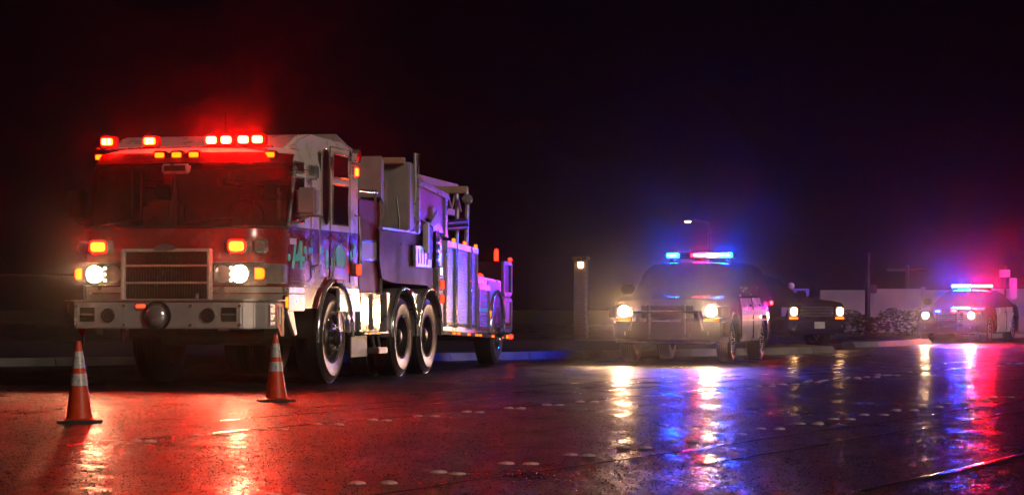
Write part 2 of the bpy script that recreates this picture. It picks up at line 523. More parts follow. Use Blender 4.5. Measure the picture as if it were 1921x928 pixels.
# ---------------------------------------------------------------- wheels
def make_wheel(parent, loc, R, width, side, style, name='wheel'):
    """side: +1 outer face towards +y. Wheel part with tyre as the mesh and rim / hub / nuts as sub-parts."""
    rimr = R * (0.55 if style != 'car' else 0.63)
    w = width
    s = side
    prof = [(rimr, -w / 2), (R * .80, -w / 2 - .01), (R * .93, -w * .47), (R * .985, -w * .40)]
    for k in range(6):
        a = -w * .36 + k * w * .144
        prof += [(R, a - w * .05), (R, a + w * .05), (R - .012, a + w * .058), (R - .012, a + w * .086)]
    prof = prof[:-2]
    prof += [(R * .985, w * .40), (R * .955, w * .455), (R * .945, w * .47), (R * .93, w * .475), (R * .86, w / 2 + .008), (R * .84, w / 2 + .014), (R * .80, w / 2 + .012), (R * .70, w / 2 + .004), (R * .66, w / 2), (rimr * 1.02, w / 2 - .012), (rimr, w / 2 - .02), (rimr, -w / 2)]
    tyre = latheo(name, RUBBER, parent, [(r, a * s) for r, a in prof], 'y', 48, smooth=28)
    tyre.location = loc
    o = w / 2
    if style == 'steer':
        rp = [(rimr + .004, o - .012), (rimr - .02, o - .006), (rimr - .035, o - .05), (rimr * .72, o - .06), (rimr * .66, o - .01), (rimr * .60, o + .005), (rimr * .34, o + .01), (rimr * .33, o + .07), (rimr * .22, o + .10), (0.0001, o + .105)]
        nutr, nuty, nn = rimr * .50, o + .012, 10
    elif style == 'drive':
        rp = [(rimr + .004, o - .012), (rimr - .02, o - .006), (rimr - .03, o - .10), (rimr * .82, o - .17), (rimr * .50, o - .17), (rimr * .36, o - .14), (rimr * .35, o - .04), (rimr * .25, o - .02), (0.0001, o - .018)]
        nutr, nuty, nn = rimr * .62, o - .165, 10
    else:
        rp = [(rimr + .003, o - .01), (rimr - .02, o - .008), (rimr - .03, o - .05), (rimr * .75, o - .035), (rimr * .4, o - .02), (rimr * .25, o - .01), (0.0001, o - .008)]
        nutr, nuty, nn = rimr * .33, o - .012, 5
    rim = latheo('rim', DKRIM if style != 'car' else STEEL, tyre, [(r, a * s) for r, a in rp], 'y', 40)
    if style != 'car':
        for q, rr_ in ((.006, rimr * 1.0), (.005, R * .83)):
            tubeo('rim_ring' if rr_ < R * .7 else 'sidewall_shine', CHROME if rr_ < R * .7 else GREY, tyre, [(rr_ * math.cos(a), s * (o + (.0 if rr_ < R * .7 else .015)), rr_ * math.sin(a)) for a in [rad(10 * k) for k in range(37)]], q, 6)  # grey outer ring paints in the headlight shine on the rubber ridge
    bm = bmesh.new()
    for k in range(nn):
        t = 2 * math.pi * k / nn
        cyl(bm, (nutr * math.cos(t), (nuty + .015) * s, nutr * math.sin(t)), (0, 1, 0), .017 if style != 'car' else .012, .05, 6)
        if style == 'drive':
            cyl(bm, (rimr * .80 * math.cos(t + .3), (o - .172) * s, rimr * .80 * math.sin(t + .3)), (0, 1, 0), .03, .012, 10)
        if style == 'steer':
            cyl(bm, (rimr * .83 * math.cos(t + .3), (o - .056) * s, rimr * .83 * math.sin(t + .3)), (0, 1, 0), .035, .012, 10)
    finish('lug_nuts', bm, CHROME if style != 'car' else BLACK, tyre, smooth=40)['kind'] = 'stuff'
    if style == 'car':
        bm = bmesh.new()
        for k in range(10):
            t = 2 * math.pi * k / 10
            rr = rimr * .68
            cyl(bm, (rr * math.cos(t), (o - .031) * s, rr * math.sin(t)), (0, 1, 0), rimr * .13, .008, 10)
        finish('rim_openings', bm, BLACK, tyre, smooth=40)['kind'] = 'stuff'
    return tyre

# ---------------------------------------------------------------- fire truck
truck = empty('fire_truck', (-3.39, 29.82, 0), yaw_rot(13))
tag(truck, 'red and white tractor drawn ladder fire truck with flashing red roof lights', 'fire truck')

HALF = [(-1.05, 1.22), (-.76, 1.22), (.76, 1.22), (1.1, 1.22)]
def plan(xf, yw=1.22):
    k = yw / 1.22
    front = [(xf - .62, 1.22 * k), (xf - .44, 1.185 * k), (xf - .26, 1.11 * k), (xf - .12, .99 * k), (xf - .04, .80 * k), (xf - .008, .5 * k), (xf, .2 * k)]
    h = [(x, y * k) for x, y in HALF] + front
    return h + [(x, -y) for x, y in reversed(h)]
def xfront(z):
    pts = [(.9, 2.37), (1.2, 2.41), (1.72, 2.43), (1.84, 2.40), (2.58, 2.14), (2.70, 2.07), (2.80, 1.93)]
    for (a, xa), (b, xb) in zip(pts, pts[1:]):
        if z <= b:
            return xa + (xb - xa) * max(0, (z - a)) / (b - a)
    return pts[-1][1]
ZL = [.92, 1.18, 1.185, 1.45, 1.74, 1.80, 2.05, 2.30, 2.58, 2.66, 2.74, 2.79]
def cab_rows(zs):
    rows_ = []
    for z in zs:
        yw = 1.22 if z < 2.6 else 1.22 - (z - 2.6) * .35
        rows_.append([(x, y, z) for x, y in plan(xfront(z), yw)])
    return rows_
def grid_mesh(bm, rows_, skip=None, close=True):
    V = [[bm.verts.new(p) for p in r] for r in rows_]
    n = len(rows_[0])
    for i in range(len(V) - 1):
        for j in range(n if close else n - 1):
            if skip and skip(i, j):
                continue
            j2 = (j + 1) % n
            bm.faces.new((V[i][j], V[i][j2], V[i + 1][j2], V[i + 1][j]))
    return V
def band(zs, skip=None, cap=None):
    bm = bmesh.new()
    V = grid_mesh(bm, cab_rows(zs), skip)
    if cap == 'top':
        bm.faces.new(V[-1])
    return bm
NP = len(plan(2))
win_idx = range(4, NP - 5)          # spans of the plan covered by the windscreen
bm = band([.92, 1.30, 1.45, 1.72, 1.80, 1.86], skip=lambda i, j: i == 0 and j in (1, NP - 3))
cab = finish('cab', bm, RED, truck, smooth=30)
zs_up = [1.86, 2.05, 2.30, 2.58, 2.66, 2.74, 2.79]
bm = band(zs_up, skip=lambda i, j: i < 3 and j in win_idx, cap='top')
finish('cab_upper', bm, WHITE, cab, smooth=30)
# raised rear roof
bm = bmesh.new()
prism(bm, [(-1.05, 2.70), (1.66, 2.76), (1.05, 2.98), (.65, 3.015), (-.85, 3.01), (-1.05, 2.93)], 'y', -1.14, 1.14)
finish('raised_roof', bm, WHITE, cab, smooth=25, bevel=.05)
# roof front visor fairing that carries the marker lamps
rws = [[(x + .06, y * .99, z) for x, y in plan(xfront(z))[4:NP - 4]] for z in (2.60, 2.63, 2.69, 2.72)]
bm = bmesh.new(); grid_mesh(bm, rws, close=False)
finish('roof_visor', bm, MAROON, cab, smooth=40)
# windscreen (real glass in an open shell) with its frame
zs_w = [1.85, 2.0, 2.2, 2.4, 2.59]
rws = [[(x + .004, y * 1.003, z) for x, y in plan(xfront(z))[4:NP - 4]] for z in zs_w]
bm = bmesh.new(); grid_mesh(bm, rws, close=False)
finish('windscreen', bm, GLASS, cab, smooth=60)
for zz in (1.85, 2.585):
    tubeo('windscreen_seal', BLACK, cab, [(x + .01, y * 1.005, zz) for x, y in plan(xfront(zz))[4:NP - 4]], .018, 6)
for s in (-1, 1):
    pts = []
    for z in (1.86, 2.1, 2.35, 2.58):
        x, y = plan(xfront(z))[4]
        pts.append((x, s * (y + .004), z))
    tubeo('windscreen_pillar', CHROME, cab, pts, .026, 8)
tubeo('windscreen_divider', BLACK, cab, [(xfront(1.86) + .012, 0, 1.86), (xfront(2.58) + .012, 0, 2.58)], .014, 6)
for yb, yt in ((.15, .75), (-.75, -.15)):
    tubeo('wiper', BLACK, cab, [(xfront(1.88) + .03, yb, 1.885), (xfront(1.93) + .02, (yb + yt) / 2, 1.93), (xfront(1.97) - .01, yt, 1.96)], .01, 6)
# interior
box('cab_floor', INTER, cab, -1.0, 2.1, -1.15, 1.15, 1.5, 1.53, 0)
box('dashboard', INTER, cab, 1.75, 2.22, -1.0, 1.0, 1.55, 1.84, .04)
for s in (-1, 1):
    bm = bmesh.new()
    bx(bm, .75, 1.30, s * .68 - .27, s * .68 + .27, 1.53, 1.72, .05)
    bx(bm, .72, .88, s * .68 - .26, s * .68 + .26, 1.70, 2.22, .06)
    bx(bm, .74, .86, s * .68 - .13, s * .68 + .13, 2.24, 2.42, .05)
    finish('seat', bm, SEAT, cab, smooth=40)
bm = bmesh.new()
bmesh.ops.create_circle(bm, segments=8, radius=.001)
bm.clear()
tube(bm, [(1.62 + .06 * math.sin(t), .66 + .21 * math.cos(t), 2.0 + .19 * math.sin(t)) for t in [2 * math.pi * k / 20 for k in range(21)]], .016, 6)
finish('steering_wheel', bm, BLACK, cab, smooth=60)
box('rear_bulkhead', INTER, cab, -.9, -.86, -1.15, 1.15, 1.5, 2.7, 0)

# belt moulding and skirts
for s in (-1, 1):
    box('belt_moulding', CHROME, cab, -1.05, 1.74, s * 1.222, s * 1.240, 1.845, 1.868, .003)
    box('lower_moulding', CHROME, cab, -1.05, 1.74, s * 1.222, s * 1.236, 1.172, 1.192, .003)
    box('skirt_panel', STEEL, cab, 1.22, 1.84, s * 1.20, s * 1.252, .89, 1.165, .012)
    box('skirt_panel', STEEL, cab, -1.04, -.16, s * 1.20, s * 1.252, .88, 1.165, .012)
    box('skirt_trim', CHROME, cab, -1.03, -.17, s * 1.253, s * 1.262, 1.085, 1.10, .002)
    box('skirt_trim', CHROME, cab, 1.23, 1.83, s * 1.253, s * 1.262, 1.085, 1.10, .002)
    box('step_board', ALU, cab, -.95, -.22, s * .95, s * 1.22, .62, .88, .012)
    prismo('splash_flap', STEEL, cab, [(1.84, .885), (1.60, .885), (1.46, .61), (1.56, .60)], 'y', s * 1.19, s * 1.235, .006)
    # wheel-arch trim
    arc = [(-0.0 + .73 * math.cos(rad(a)), s * 1.25, .56 + .70 * math.sin(rad(a))) for a in range(-4, 188, 8)]
    tubeo('wheel_arch_trim', CHROME, cab, arc, .028, 8)
    bm = bmesh.new()
    a0 = math.asin(.36 / .665)
    arcp = [(.665 * math.cos(a0 + (math.pi - 2 * a0) * k / 16), .56 + .665 * math.sin(a0 + (math.pi - 2 * a0) * k / 16)) for k in range(17)]
    prism(bm, [(.76, .92)] + arcp + [(-.76, .92), (-.76, 1.30), (.76, 1.30)], 'y', s * 1.19, s * 1.22)
    finish('wheel_arch', bm, RED, cab, smooth=30)
    bm = bmesh.new()
    lin = [[(.69 * math.cos(a), s * yy, .56 + .69 * math.sin(a)) for a in [rad(k) for k in range(0, 181, 10)]] for yy in (.55, 1.188)]
    grid_mesh(bm, lin, close=False)
    finish('wheel_well', bm, BLACK, cab, smooth=60)

def pane(pts, name='side_window', m=None, y=1.224, parent=None, frame=.018, fm=None):
    bm = bmesh.new()
    prism(bm, pts, 'y', y, y + .010)
    w = finish(name, bm, m or SGLASS, parent or cab, smooth=30)
    if frame:
        tubeo('window_frame', fm or CHROME, w, [(p[0], y + .012, p[1]) for p in pts + pts[:1]], frame * .7, 6)
    return w
for s in (1, -1):
    yy = 1.224 if s > 0 else -1.236
    pane([(1.66, 2.46), (1.22, 2.46), (1.22, 1.93), (1.70, 1.93)], y=yy)
    pane([(1.58, 2.63), (1.24, 2.63), (1.22, 2.52), (1.63, 2.52)], y=yy if abs(yy) < 1.23 else yy)
    pane([(x, z) for x, z in rrect(.30, .92, .145, 6, .36, 2.40)], y=yy)
    pane([(.05, 2.82), (-.56, 2.82), (-.56, 2.53), (.05, 2.53)], y=yy)
    pane([(.05, 2.44), (-.56, 2.44), (-.56, 1.95), (.05, 1.95)], y=yy)
# doors: proud panels edged by a seam, with handles and rails
def outline(pts, y, r, m, name, parent):
    return tubeo(name, m, parent, [(p[0], y, p[1]) for p in pts + pts[:1]], r, 5)
outline([(1.70, 2.50), (1.18, 2.56), (.90, 2.56), (.90, 1.28), (1.02, 1.24), (1.70, 1.24)], 1.222, .007, BLACK, 'front_door_seam', cab)
outline([(.14, 2.90), (-.70, 2.90), (-.70, 1.24), (-.22, 1.24), (.14, 1.30)], 1.222, .007, BLACK, 'crew_door_seam', cab)
def handle(x, z):
    tubeo('door_handle', CHROME, cab, [(x - .11, 1.225, z - .05), (x - .10, 1.27, z), (x, 1.285, z + .035), (x + .10, 1.27, z), (x + .11, 1.225, z - .05)], .016, 6)
handle(-.23, 1.79)
handle(1.02, 1.75)
for x, z0, z1 in ((.80, 1.42, 2.06), (-.90, 1.45, 2.10), (.24, 1.28, 1.78)):
    tubeo('grab_rail', CHROME, cab, [(x, 1.22, z0), (x, 1.30, z0 + .03), (x, 1.30, z1 - .03), (x, 1.22, z1)], .017, 8)
for z in (1.48, 1.66):
    box('door_hinge', CHROME, cab, .92, .98, 1.222, 1.25, z, z + .07, .006)
    box('door_hinge', CHROME, cab, -.80, -.74, 1.222, 1.25, z, z + .07, .006)

# lettering and marks in reflective film on the cab side
def film(poly, m, name='unit_number'):
    bm = bmesh.new()
    prism(bm, poly, 'y', 1.2225, 1.2265)
    return finish(name, bm, m, cab, smooth=30)
film([(1.71, 1.735), (1.47, 1.735), (1.47, 1.665), (1.71, 1.665)], FILMG)
film([(1.54, 1.663), (1.47, 1.663), (1.56, 1.385), (1.64, 1.385)], TEAL)
film([(1.36, 1.715), (1.25, 1.715), (1.25, 1.385), (1.335, 1.385)], TEAL)
film([(1.364, 1.712), (1.34, 1.60), (1.46, 1.535), (1.46, 1.56), (1.53, 1.53), (1.53, 1.475), (1.339, 1.475)], TEAL)
film([(1.247, 1.535), (1.15, 1.535), (1.15, 1.475), (1.247, 1.475)], TEAL)
film(rrect(.09, .08, .03, 3, 1.735, 1.51), TEAL, 'film_mark')
film(rrect(.08, .09, .03, 3, 1.14, 1.61), TEAL, 'film_mark')
film(rrect(.14, .07, .03, 3, .93, 1.61), TEAL, 'film_mark')
film([(.60, 1.71), (.52, 1.70), (.42, 1.62), (.44, 1.585), (.52, 1.59), (.60, 1.64)], TEAL, 'film_mark')
film(rrect(.10, .24, .04, 3, .27, 1.52), TEAL, 'film_mark')
film(rrect(.06, .11, .03, 3, .07, 1.49), TEAL, 'film_mark')
film(rrect(.10, .15, .04, 3, -.02, 1.58), TEAL, 'film_mark')
film([(-.09, 1.66), (-.2, 1.71), (-.36, 1.69), (-.46, 1.62), (-.47, 1.47), (-.40, 1.43), (-.12, 1.44)], TEAL, 'film_mark')
film(rrect(.07, .12, .03, 3, -.73, 1.58), TEAL, 'film_mark')
film([(-.80, 1.73), (-.86, 1.76), (-.93, 1.72), (-.95, 1.60), (-.91, 1.55), (-.83, 1.56)], TEAL, 'film_mark')

# cab side and mirror lamps
def lens(name, m, parent, c, axis, w, h, d=.03, bez=None, r=.3):
    """rectangular lamp: bezel + lens; axis 'x' looks forward, 'y' looks left."""
    bm = bmesh.new()
    rr = min(w, h) * r
    if axis == 'x':
        prism(bm, rrect(w, h, rr, 4, c[1], c[2]), 'x', c[0], c[0] + d)
    else:
        sgn = 1 if d > 0 else -1
        prism(bm, rrect(w, h, rr, 4, c[0], c[2]), 'y', c[1], c[1] + d)
    o = finish(name, m and m, parent, smooth=35) if False else finish(name, bm, m, parent, smooth=35)
    if bez:
        bm = bmesh.new()
        if axis == 'x':
            prism(bm, rrect(w + .05, h + .05, rr + .02, 4, c[1], c[2]), 'x', c[0] - .05, c[0] + d * .55)
        else:
            prism(bm, rrect(w + .05, h + .05, rr + .02, 4, c[0], c[2]), 'y', c[1] - .05, c[1] + d * .55)
        finish('lamp_bezel', bm, bez, o, smooth=35)
    return o
lens('side_warning_lamp', E_RED, cab, (-.84, 1.25, 2.64), 'y', .10, .10, .03, CHROME)
lens('side_warning_lamp', E_REDDIM, cab, (-.93, 1.25, 1.41), 'y', .15, .12, .03, CHROME)
lens('side_marker_lamp', REDL, cab, (-.95, 1.25, 2.85), 'y', .12, .12, .03, CHROME)
lens('corner_turn_lamp', E_AMB, cab, (1.86, 1.215, .99), 'y', .05, .12, .03, BLACK)
lens('fender_reflector', REDL, cab, (-.05, 1.275, 1.255), 'y', .32, .045, .02, None)
box('mirror_marker_housing', CHROME, cab, 1.0, 1.10, 1.22, 1.36, 2.44, 2.62, .02)
# mirrors
for s in (1, -1):
    pts = [(1.75, s * 1.2, 1.90), (1.80, s * 1.36, 1.93), (1.70, s * 1.46, 2.0)]
    mh = box('mirror', BLACK if s < 0 else GREY, cab, 1.62, 1.78, s * 1.32, s * 1.56, 2.00, 2.32, .03)
    tubeo('mirror_arm', CHROME, mh, pts, .02, 8)
    box('mirror_glass', CHROME, mh, 1.605, 1.617, s * 1.34, s * 1.54, 2.03, 2.29, .004)
    box('mirror_base', CHROME, mh, 1.615, 1.79, s * 1.315, s * 1.565, 1.975, 1.998, .006)

# front of the cab: grille, lamp clusters
XF = 2.43
gr = box('grille', BLACK, truck, XF - .05, XF + .03, -.50, .50, 1.02, 1.58, .01)
for z0, z1 in ((1.565, 1.60), (1.395, 1.418), (1.20, 1.223), (1.00, 1.028)):
    box('grille_bar', SATIN, gr, XF + .031, XF + .085, -.53, .53, z0, z1, .008)
for s in (-1, 1):
    box('grille_frame', SATIN, gr, XF + .0, XF + .09, s * .50, s * .545, 1.0, 1.60, .012)
bm = bmesh.new()
for i in range(22):
    z = 1.035 + i * .0245
    bx(bm, XF + .032, XF + .05, -.495, .495, z, z + .006)
for i in range(30):
    y = -.485 + i * .0333
    bx(bm, XF + .034, XF + .047, y, y + .006, 1.03, 1.565)
finish('grille_mesh', bm, BLACK, gr)
# emblem at the grille top
prismo('emblem', CHROME, gr, [(-.14, 1.60), (-.09, 1.635), (0, 1.655), (.09, 1.635), (.14, 1.60), (.08, 1.585), (-.08, 1.585)], 'x', XF + .06, XF + .11, .006)
def cluster(s):
    c = box('lamp_cluster', CHROME, truck, XF - .30, XF + .015, s * .555, s * 1.07, 1.20, 1.43, .02)
    for z0, z1 in ((1.425, 1.445), (1.185, 1.205)):
        box('cluster_trim', CHROME, c, XF - .2, XF + .04, s * .55, s * 1.12, z0, z1, .006)
    latheo('headlamp', E_TRKH, c, [(.0001, .045), (.045, .042), (.07, .030), (.075, .016), (.0001, .016)], 'x', 24, (XF, s * .88, 1.31))
    latheo('headlamp_ring', CHROME, c, [(.077, .016), (.095, .03), (.10, .045), (.11, .03), (.115, .016)], 'x', 24, (XF, s * .88, 1.31))
    latheo('inner_lamp', CLEAR, c, [(.0001, .04), (.05, .036), (.085, .02), (.1, .016)], 'x', 24, (XF, s * .665, 1.31))
    for dz in (-.07, 0, .07):
        latheo('running_lamp', E_STEP, c, [(.0001, .03), (.015, .026), (.02, .016)], 'x', 12, (XF, s * .765, 1.31 + dz))
    # the cluster wraps the chamfered cab corner
    a = rad(-s * 36) if False else 0
    lens('turn_lamp', E_AMB, c, (XF - .075, s * 1.06, 1.315), 'x', .16, .12, .075, CHROME)
    prismo('corner_lamp_housing', CHROME, c, [(XF - .10, s * 1.15), (XF - .30, s * 1.245), (XF - .62, s * 1.235), (XF - .45, s * 1.0), (XF - .12, s * 1.0)], 'z', 1.20, 1.43, .012)
    w = lens('warning_lamp', E_RED, truck, (XF + .02, s * .84, 1.625), 'x', .17, .11, .04, CHROME)
    lens('spare_lamp', CLEAR, w, (XF - .10, s * 1.08, 1.625), 'x', .10, .13, .03, CHROME)
    box('lamp_mount', CHROME, w, XF - .06, XF + .005, s * .68, s * 1.0, 1.545, 1.70, .012)
for s in (-1, 1):
    cluster(s)
# lower front valance bands
for z0, z1, m in ((1.10, 1.165, STEEL), (1.02, 1.085, GREY)):
    rws = [[(x + .012, y * 1.004, z) for x, y in plan(xfront(z))[4:NP - 4]] for z in (z0, z1)]
    bm = bmesh.new(); grid_mesh(bm, rws, close=False)
    bmesh.ops.solidify(bm, geom=bm.faces, thickness=-.008)
    finish('front_valance', bm, m, truck, smooth=40)

# bumper: chrome, flat face, deep sides
bm = bmesh.new()
bp_plan = [(1.93, 1.22), (2.40, 1.22), (2.66, 1.12), (2.75, 1.0), (2.75, -1.0), (2.66, -1.12), (2.40, -1.22), (1.93, -1.22)]
prism(bm, bp_plan, 'z', .69, 1.0)
bumper = finish('bumper', bm, SATIN, truck, smooth=25, bevel=.015)
prismo('bumper_deck', ALU, bumper, [(x + .03 * (1 if x > 2.3 else 0), y * 1.03) for x, y in bp_plan], 'z', 1.002, 1.018, .004)
latheo('siren', CHROME, bumper, [(.0001, .075), (.05, .07), (.10, .045), (.125, .02), (.135, .0)], 'x', 28, (2.752, -.02, .835))
latheo('siren_ring', BLACK, bumper, [(.137, 0), (.150, .03), (.165, .03), (.17, 0)], 'x', 28, (2.751, -.005, .835))
for s in (-1, 1):
    latheo('tow_eye', BLACK, bumper, [(.0001, -.0), (.05, .004), (.055, .02), (.078, .022), (.085, .002)], 'x', 24, (2.752, s * .60, .84))
    sp = box('horn_recess', BLACK, bumper, 2.751, 2.758, s * .76, s * .94, .77, .93, .002)
    box('horn_bar', CHROME, sp, 2.759, 2.775, s * .775, s * .925, .838, .862, .004)
    for y in (.40, .98):
        bm = bmesh.new()
        for z in (.735, .95):
            cyl(bm, (2.756, s * y, z), (1, 0, 0), .016, .02, 10)
        finish('bumper_bolt', bm, CHROME, bumper, smooth=40)
    box('corner_step', STEEL, bumper, 2.28, 2.44, s * 1.221, s * 1.235, .73, .97, .005)
    for z in (.78, .86, .94):
        box('corner_step_rib', CHROME, bumper, 2.29, 2.43, s * 1.236, s * 1.246, z - .008, z + .008, .002)
    prismo('chevron_plate', REDL, bumper, [(1.94, .97), (2.20, .97), (2.20, .75), (2.06, .60), (1.94, .60)], 'y', s * 1.222, s * 1.232, .002)
    for k, x in enumerate((1.98, 2.08)):
        box('chevron_stripe', SIGNW if k else AMBL, bumper, x, x + .045, s * 1.2325, s * 1.2365, .66 + .08 * k, .93, 0)
lens('bumper_lamp', E_REDDIM, bumper, (2.751, -.20, .945), 'x', .10, .035, .02, CHROME)
box('bumper_hose_pin', CHROME, bumper, 2.70, 2.73, .44, .47, 1.02, 1.09, .006)

# roof lamps: bar of pods across the visor
bar = box('light_bar', CHROME, truck, 1.86, 1.96, -1.08, 1.08, 2.775, 2.80, .008)
for y, hi, ww in ((-.92, 0, .14), (-.39, 0, .14), (.37, 1, .12), (.55, 1, .12), (.76, 1, .12), (.93, 1, .12)):
    hs = box('lamp_housing', REDL, bar, 1.85, 2.0, y - ww / 2 - .02, y + ww / 2 + .02, 2.80, 2.93, .015)
    rl_ = lens('roof_lamp', E_REDHI if hi else E_RED, hs, (2.001, y, 2.865), 'x', ww, .085, .025)
    for dy in (-1, 1):
        for dz in (-1, 1):
            box('led', E_LED, rl_, 2.0262, 2.0302, y + dy * ww * .2 - .017, y + dy * ww * .2 + .017, 2.865 + dz * .018 - .011, 2.865 + dz * .018 + .011, .001)
for y in (-1.03, -.21, 0, .21, 1.06):
    xb = xfront(2.67) + .065 - (.22 if abs(y) > .9 else .015)
    mk = lens('marker_lamp', E_CLR, truck, (xb, y, 2.69), 'x', .11, .055, .03, BLACK)
hb = box('roof_speaker', STEEL, truck, 2.12, 2.22, -.17, .17, 2.47, 2.585, .02)
box('speaker_grille', BLACK, hb, 2.221, 2.226, -.13, .13, 2.50, 2.565, .002)
for y in (-.1, .25):
    tubeo('roof_antenna', BLACK, truck, [(1.2, y, 3.0), (1.2, y, 3.25)], .008, 6)

# chassis
bm = bmesh.new()
for s in (-1, 1):
    bx(bm, -5.2, 2.0, s * .42 - .05, s * .42 + .05, .68, .92, 0)
bx(bm, -5.0, 1.8, -.9, .9, .93, .96)
finish('chassis_rail', bm, BLACK, truck)
for x in (0, -3.22, -4.56):
    bm = bmesh.new()
    cyl(bm, (x, 0, .55), (0, 1, 0), .09, 2.0, 12)
    if x < 0:
        cyl(bm, (x, 0, .55), (0, 1, 0), .23, .4, 16)
    finish('axle', bm, BLACK, truck, smooth=40)
for s in (-1, 1):
    make_wheel(truck, (0, s * 1.045, .555), .555, .33, s, 'steer')
    for x in (-3.22, -4.56):
        make_wheel(truck, (x, s * 1.05, .535), .535, .30, s, 'drive')
        inner = make_wheel(truck, (x, s * .70, .535), .535, .28, -s, 'drive')
# compartment tower behind the cab
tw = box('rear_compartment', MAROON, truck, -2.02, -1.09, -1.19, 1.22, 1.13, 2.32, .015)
box('compartment_band', GREY, tw, -2.0, -1.10, 1.221, 1.232, 1.56, 1.78, .004)
for z in (1.545, 1.795):
    box('compartment_trim', CHROME, tw, -2.0, -1.10, 1.2215, 1.238, z - .012, z + .012, .003)
tubeo('corner_rail', CHROME, tw, [(-2.04, 1.235, 1.10), (-2.04, 1.235, 2.33)], .024, 8)
tubeo('top_rail', CHROME, tw, [(-1.10, 1.20, 2.42), (-1.95, 1.20, 2.44)], .03, 8)
for x in (-1.15, -1.9):
    tubeo('top_rail_post', CHROME, tw, [(x, 1.20, 2.30), (x, 1.20, 2.43)], .02, 8)
# stainless box and steps below
fb = box('stainless_box', CHROME, truck, -2.05, -1.13, .72, 1.23, .62, 1.12, .02)
tubeo('box_strap', CHROME, fb, [(-1.6, 1.24, 1.11), (-1.6, 1.245, .64)], .02, 6)
sp = box('step_plate', ALU, truck, -2.25, -1.12, 1.0, 1.29, .585, .612, .006)
for x in (-1.35, -1.75):
    lens('step_lamp', E_AMBD, sp, (x, 1.29, .598), 'y', .10, .016, .012)
box('mud_flap', SIGNW, truck, -1.62, -.92, 1.16, 1.175, .30, .57, .004)
for x in (-1.75, -2.0):
    tubeo('step_hanger', STEEL, sp, [(x, 1.2, .6), (x - .16, 1.2, .37)], .016, 6)
box('hanging_step', ALU, sp, -2.26, -1.85, 1.08, 1.27, .33, .41, .01)
for s in (-1, 1):
    bm = bmesh.new()
    cyl(bm, (-2.0, s * .60, .75), (1, 0, 0), .16, .8, 16)
    finish('air_tank', bm, BLACK, truck, smooth=40)
# tandem fenders
for x in (-3.22, -4.56):
    for s in (-1, 1):
        bm = bmesh.new()
        R0 = .625
        angs = [rad(a) for a in range(-2, 183, 8)]
        for k in range(len(angs) - 1):
            a0, a1 = angs[k], angs[k + 1]
            q = []
            for r_ in (R0, R0 + .012):
                for yy in (s * .80, s * 1.235):
                    q.append([bm.verts.new((x + r_ * math.cos(a), yy, .56 + r_ * math.sin(a))) for a in (a0, a1)])
            for i, j in ((0, 1), (2, 3), (1, 3), (0, 2)):
                bm.faces.new((q[i][0], q[i][1], q[j][1], q[j][0]))
        f = finish('fender', bm, STEEL, truck, smooth=60)
        tubeo('fender_trim', CHROME, f, [(x + .632 * math.cos(a), s * 1.238, .56 + .632 * math.sin(a)) for a in angs], .024, 8)
box('fender_side_panel', STEEL, truck, -2.62, -2.46, 1.05, 1.20, .60, 1.13, .01)
prismo('fender_side_panel', STEEL, truck, [(-3.56, 1.13), (-4.22, 1.13), (-3.95, .84), (-3.83, .84)], 'y', 1.15, 1.19, .005)
lens('fender_lamp', REDL, truck, (-3.45, 1.262, 1.14), 'y', .10, .04, .02)
lens('fender_lamp', REDL, truck, (-4.72, 1.262, 1.16), 'y', .10, .04, .02)

# ---- trailer: gooseneck, turntable, ladder, lockers. Own local frame at the fifth wheel
PZ = 0.026
body = bmesh.new()
neck = [(2.1, 1.95), (2.1, 1.55), (1.95, 1.30), (1.2, 1.26), (-.9, 1.26), (-1.30, 1.10), (-1.30, 1.93), (-.2, 1.95)]
prism(body, neck, 'y', -1.16, 1.16)
trailer = finish('trailer', body, DKPUR, truck, smooth=30, bevel=.012)
trailer.location = (-3.9, 0, 0)
trailer.rotation_euler = (0, -0.0, rad(3))
def tbox(name, m, *a, bev=.008, parent=None):
    return box(name, m, parent or trailer, *a, bev)
tbox('neck_trim', STEEL, -.15, 2.1, 1.14, 1.21, 1.952, 1.985)
tbox('fifth_wheel', BLACK, -.6, .6, -.5, .5, .96, 1.25)
# control pedestal: grey front-facing plates
tbox('pedestal', GREY, .15, .45, .35, 1.20, 1.99, 2.93, bev=.02)
tbox('pedestal_corner', GREY, -.05, .145, .95, 1.20, 1.99, 2.75)
prismo('pedestal_wing', GREY, trailer, [(.62, 2.15), (.62, 2.7), (1.0, 2.35), (1.0, 2.15)], 'y', .88, .93, .004)
prismo('pedestal_wing', GREY, trailer, [(1.35, 2.3), (1.35, 2.9), (1.5, 2.95), (1.55, 2.4)], 'y', .55, 1.05, .01)
tubeo('pedestal_handle', CHROME, trailer, [(.9, 1.12, 2.42), (.86, 1.15, 2.1), (.82, 1.13, 1.8)], .02, 8)
tbox('handle_tip', CHROME, .78, .86, 1.10, 1.16, 1.77, 1.82)
tubeo('hand_rail', STEEL, trailer, [(.15, 1.18, 2.05), (.15, 1.22, 2.6), (.20, 1.22, 3.06), (-.02, 1.22, 3.06), (-.06, 1.22, 2.55)], .022, 8)
tbox('rail_infill', GREY, .02, .13, 1.205, 1.215, 2.72, 2.98)
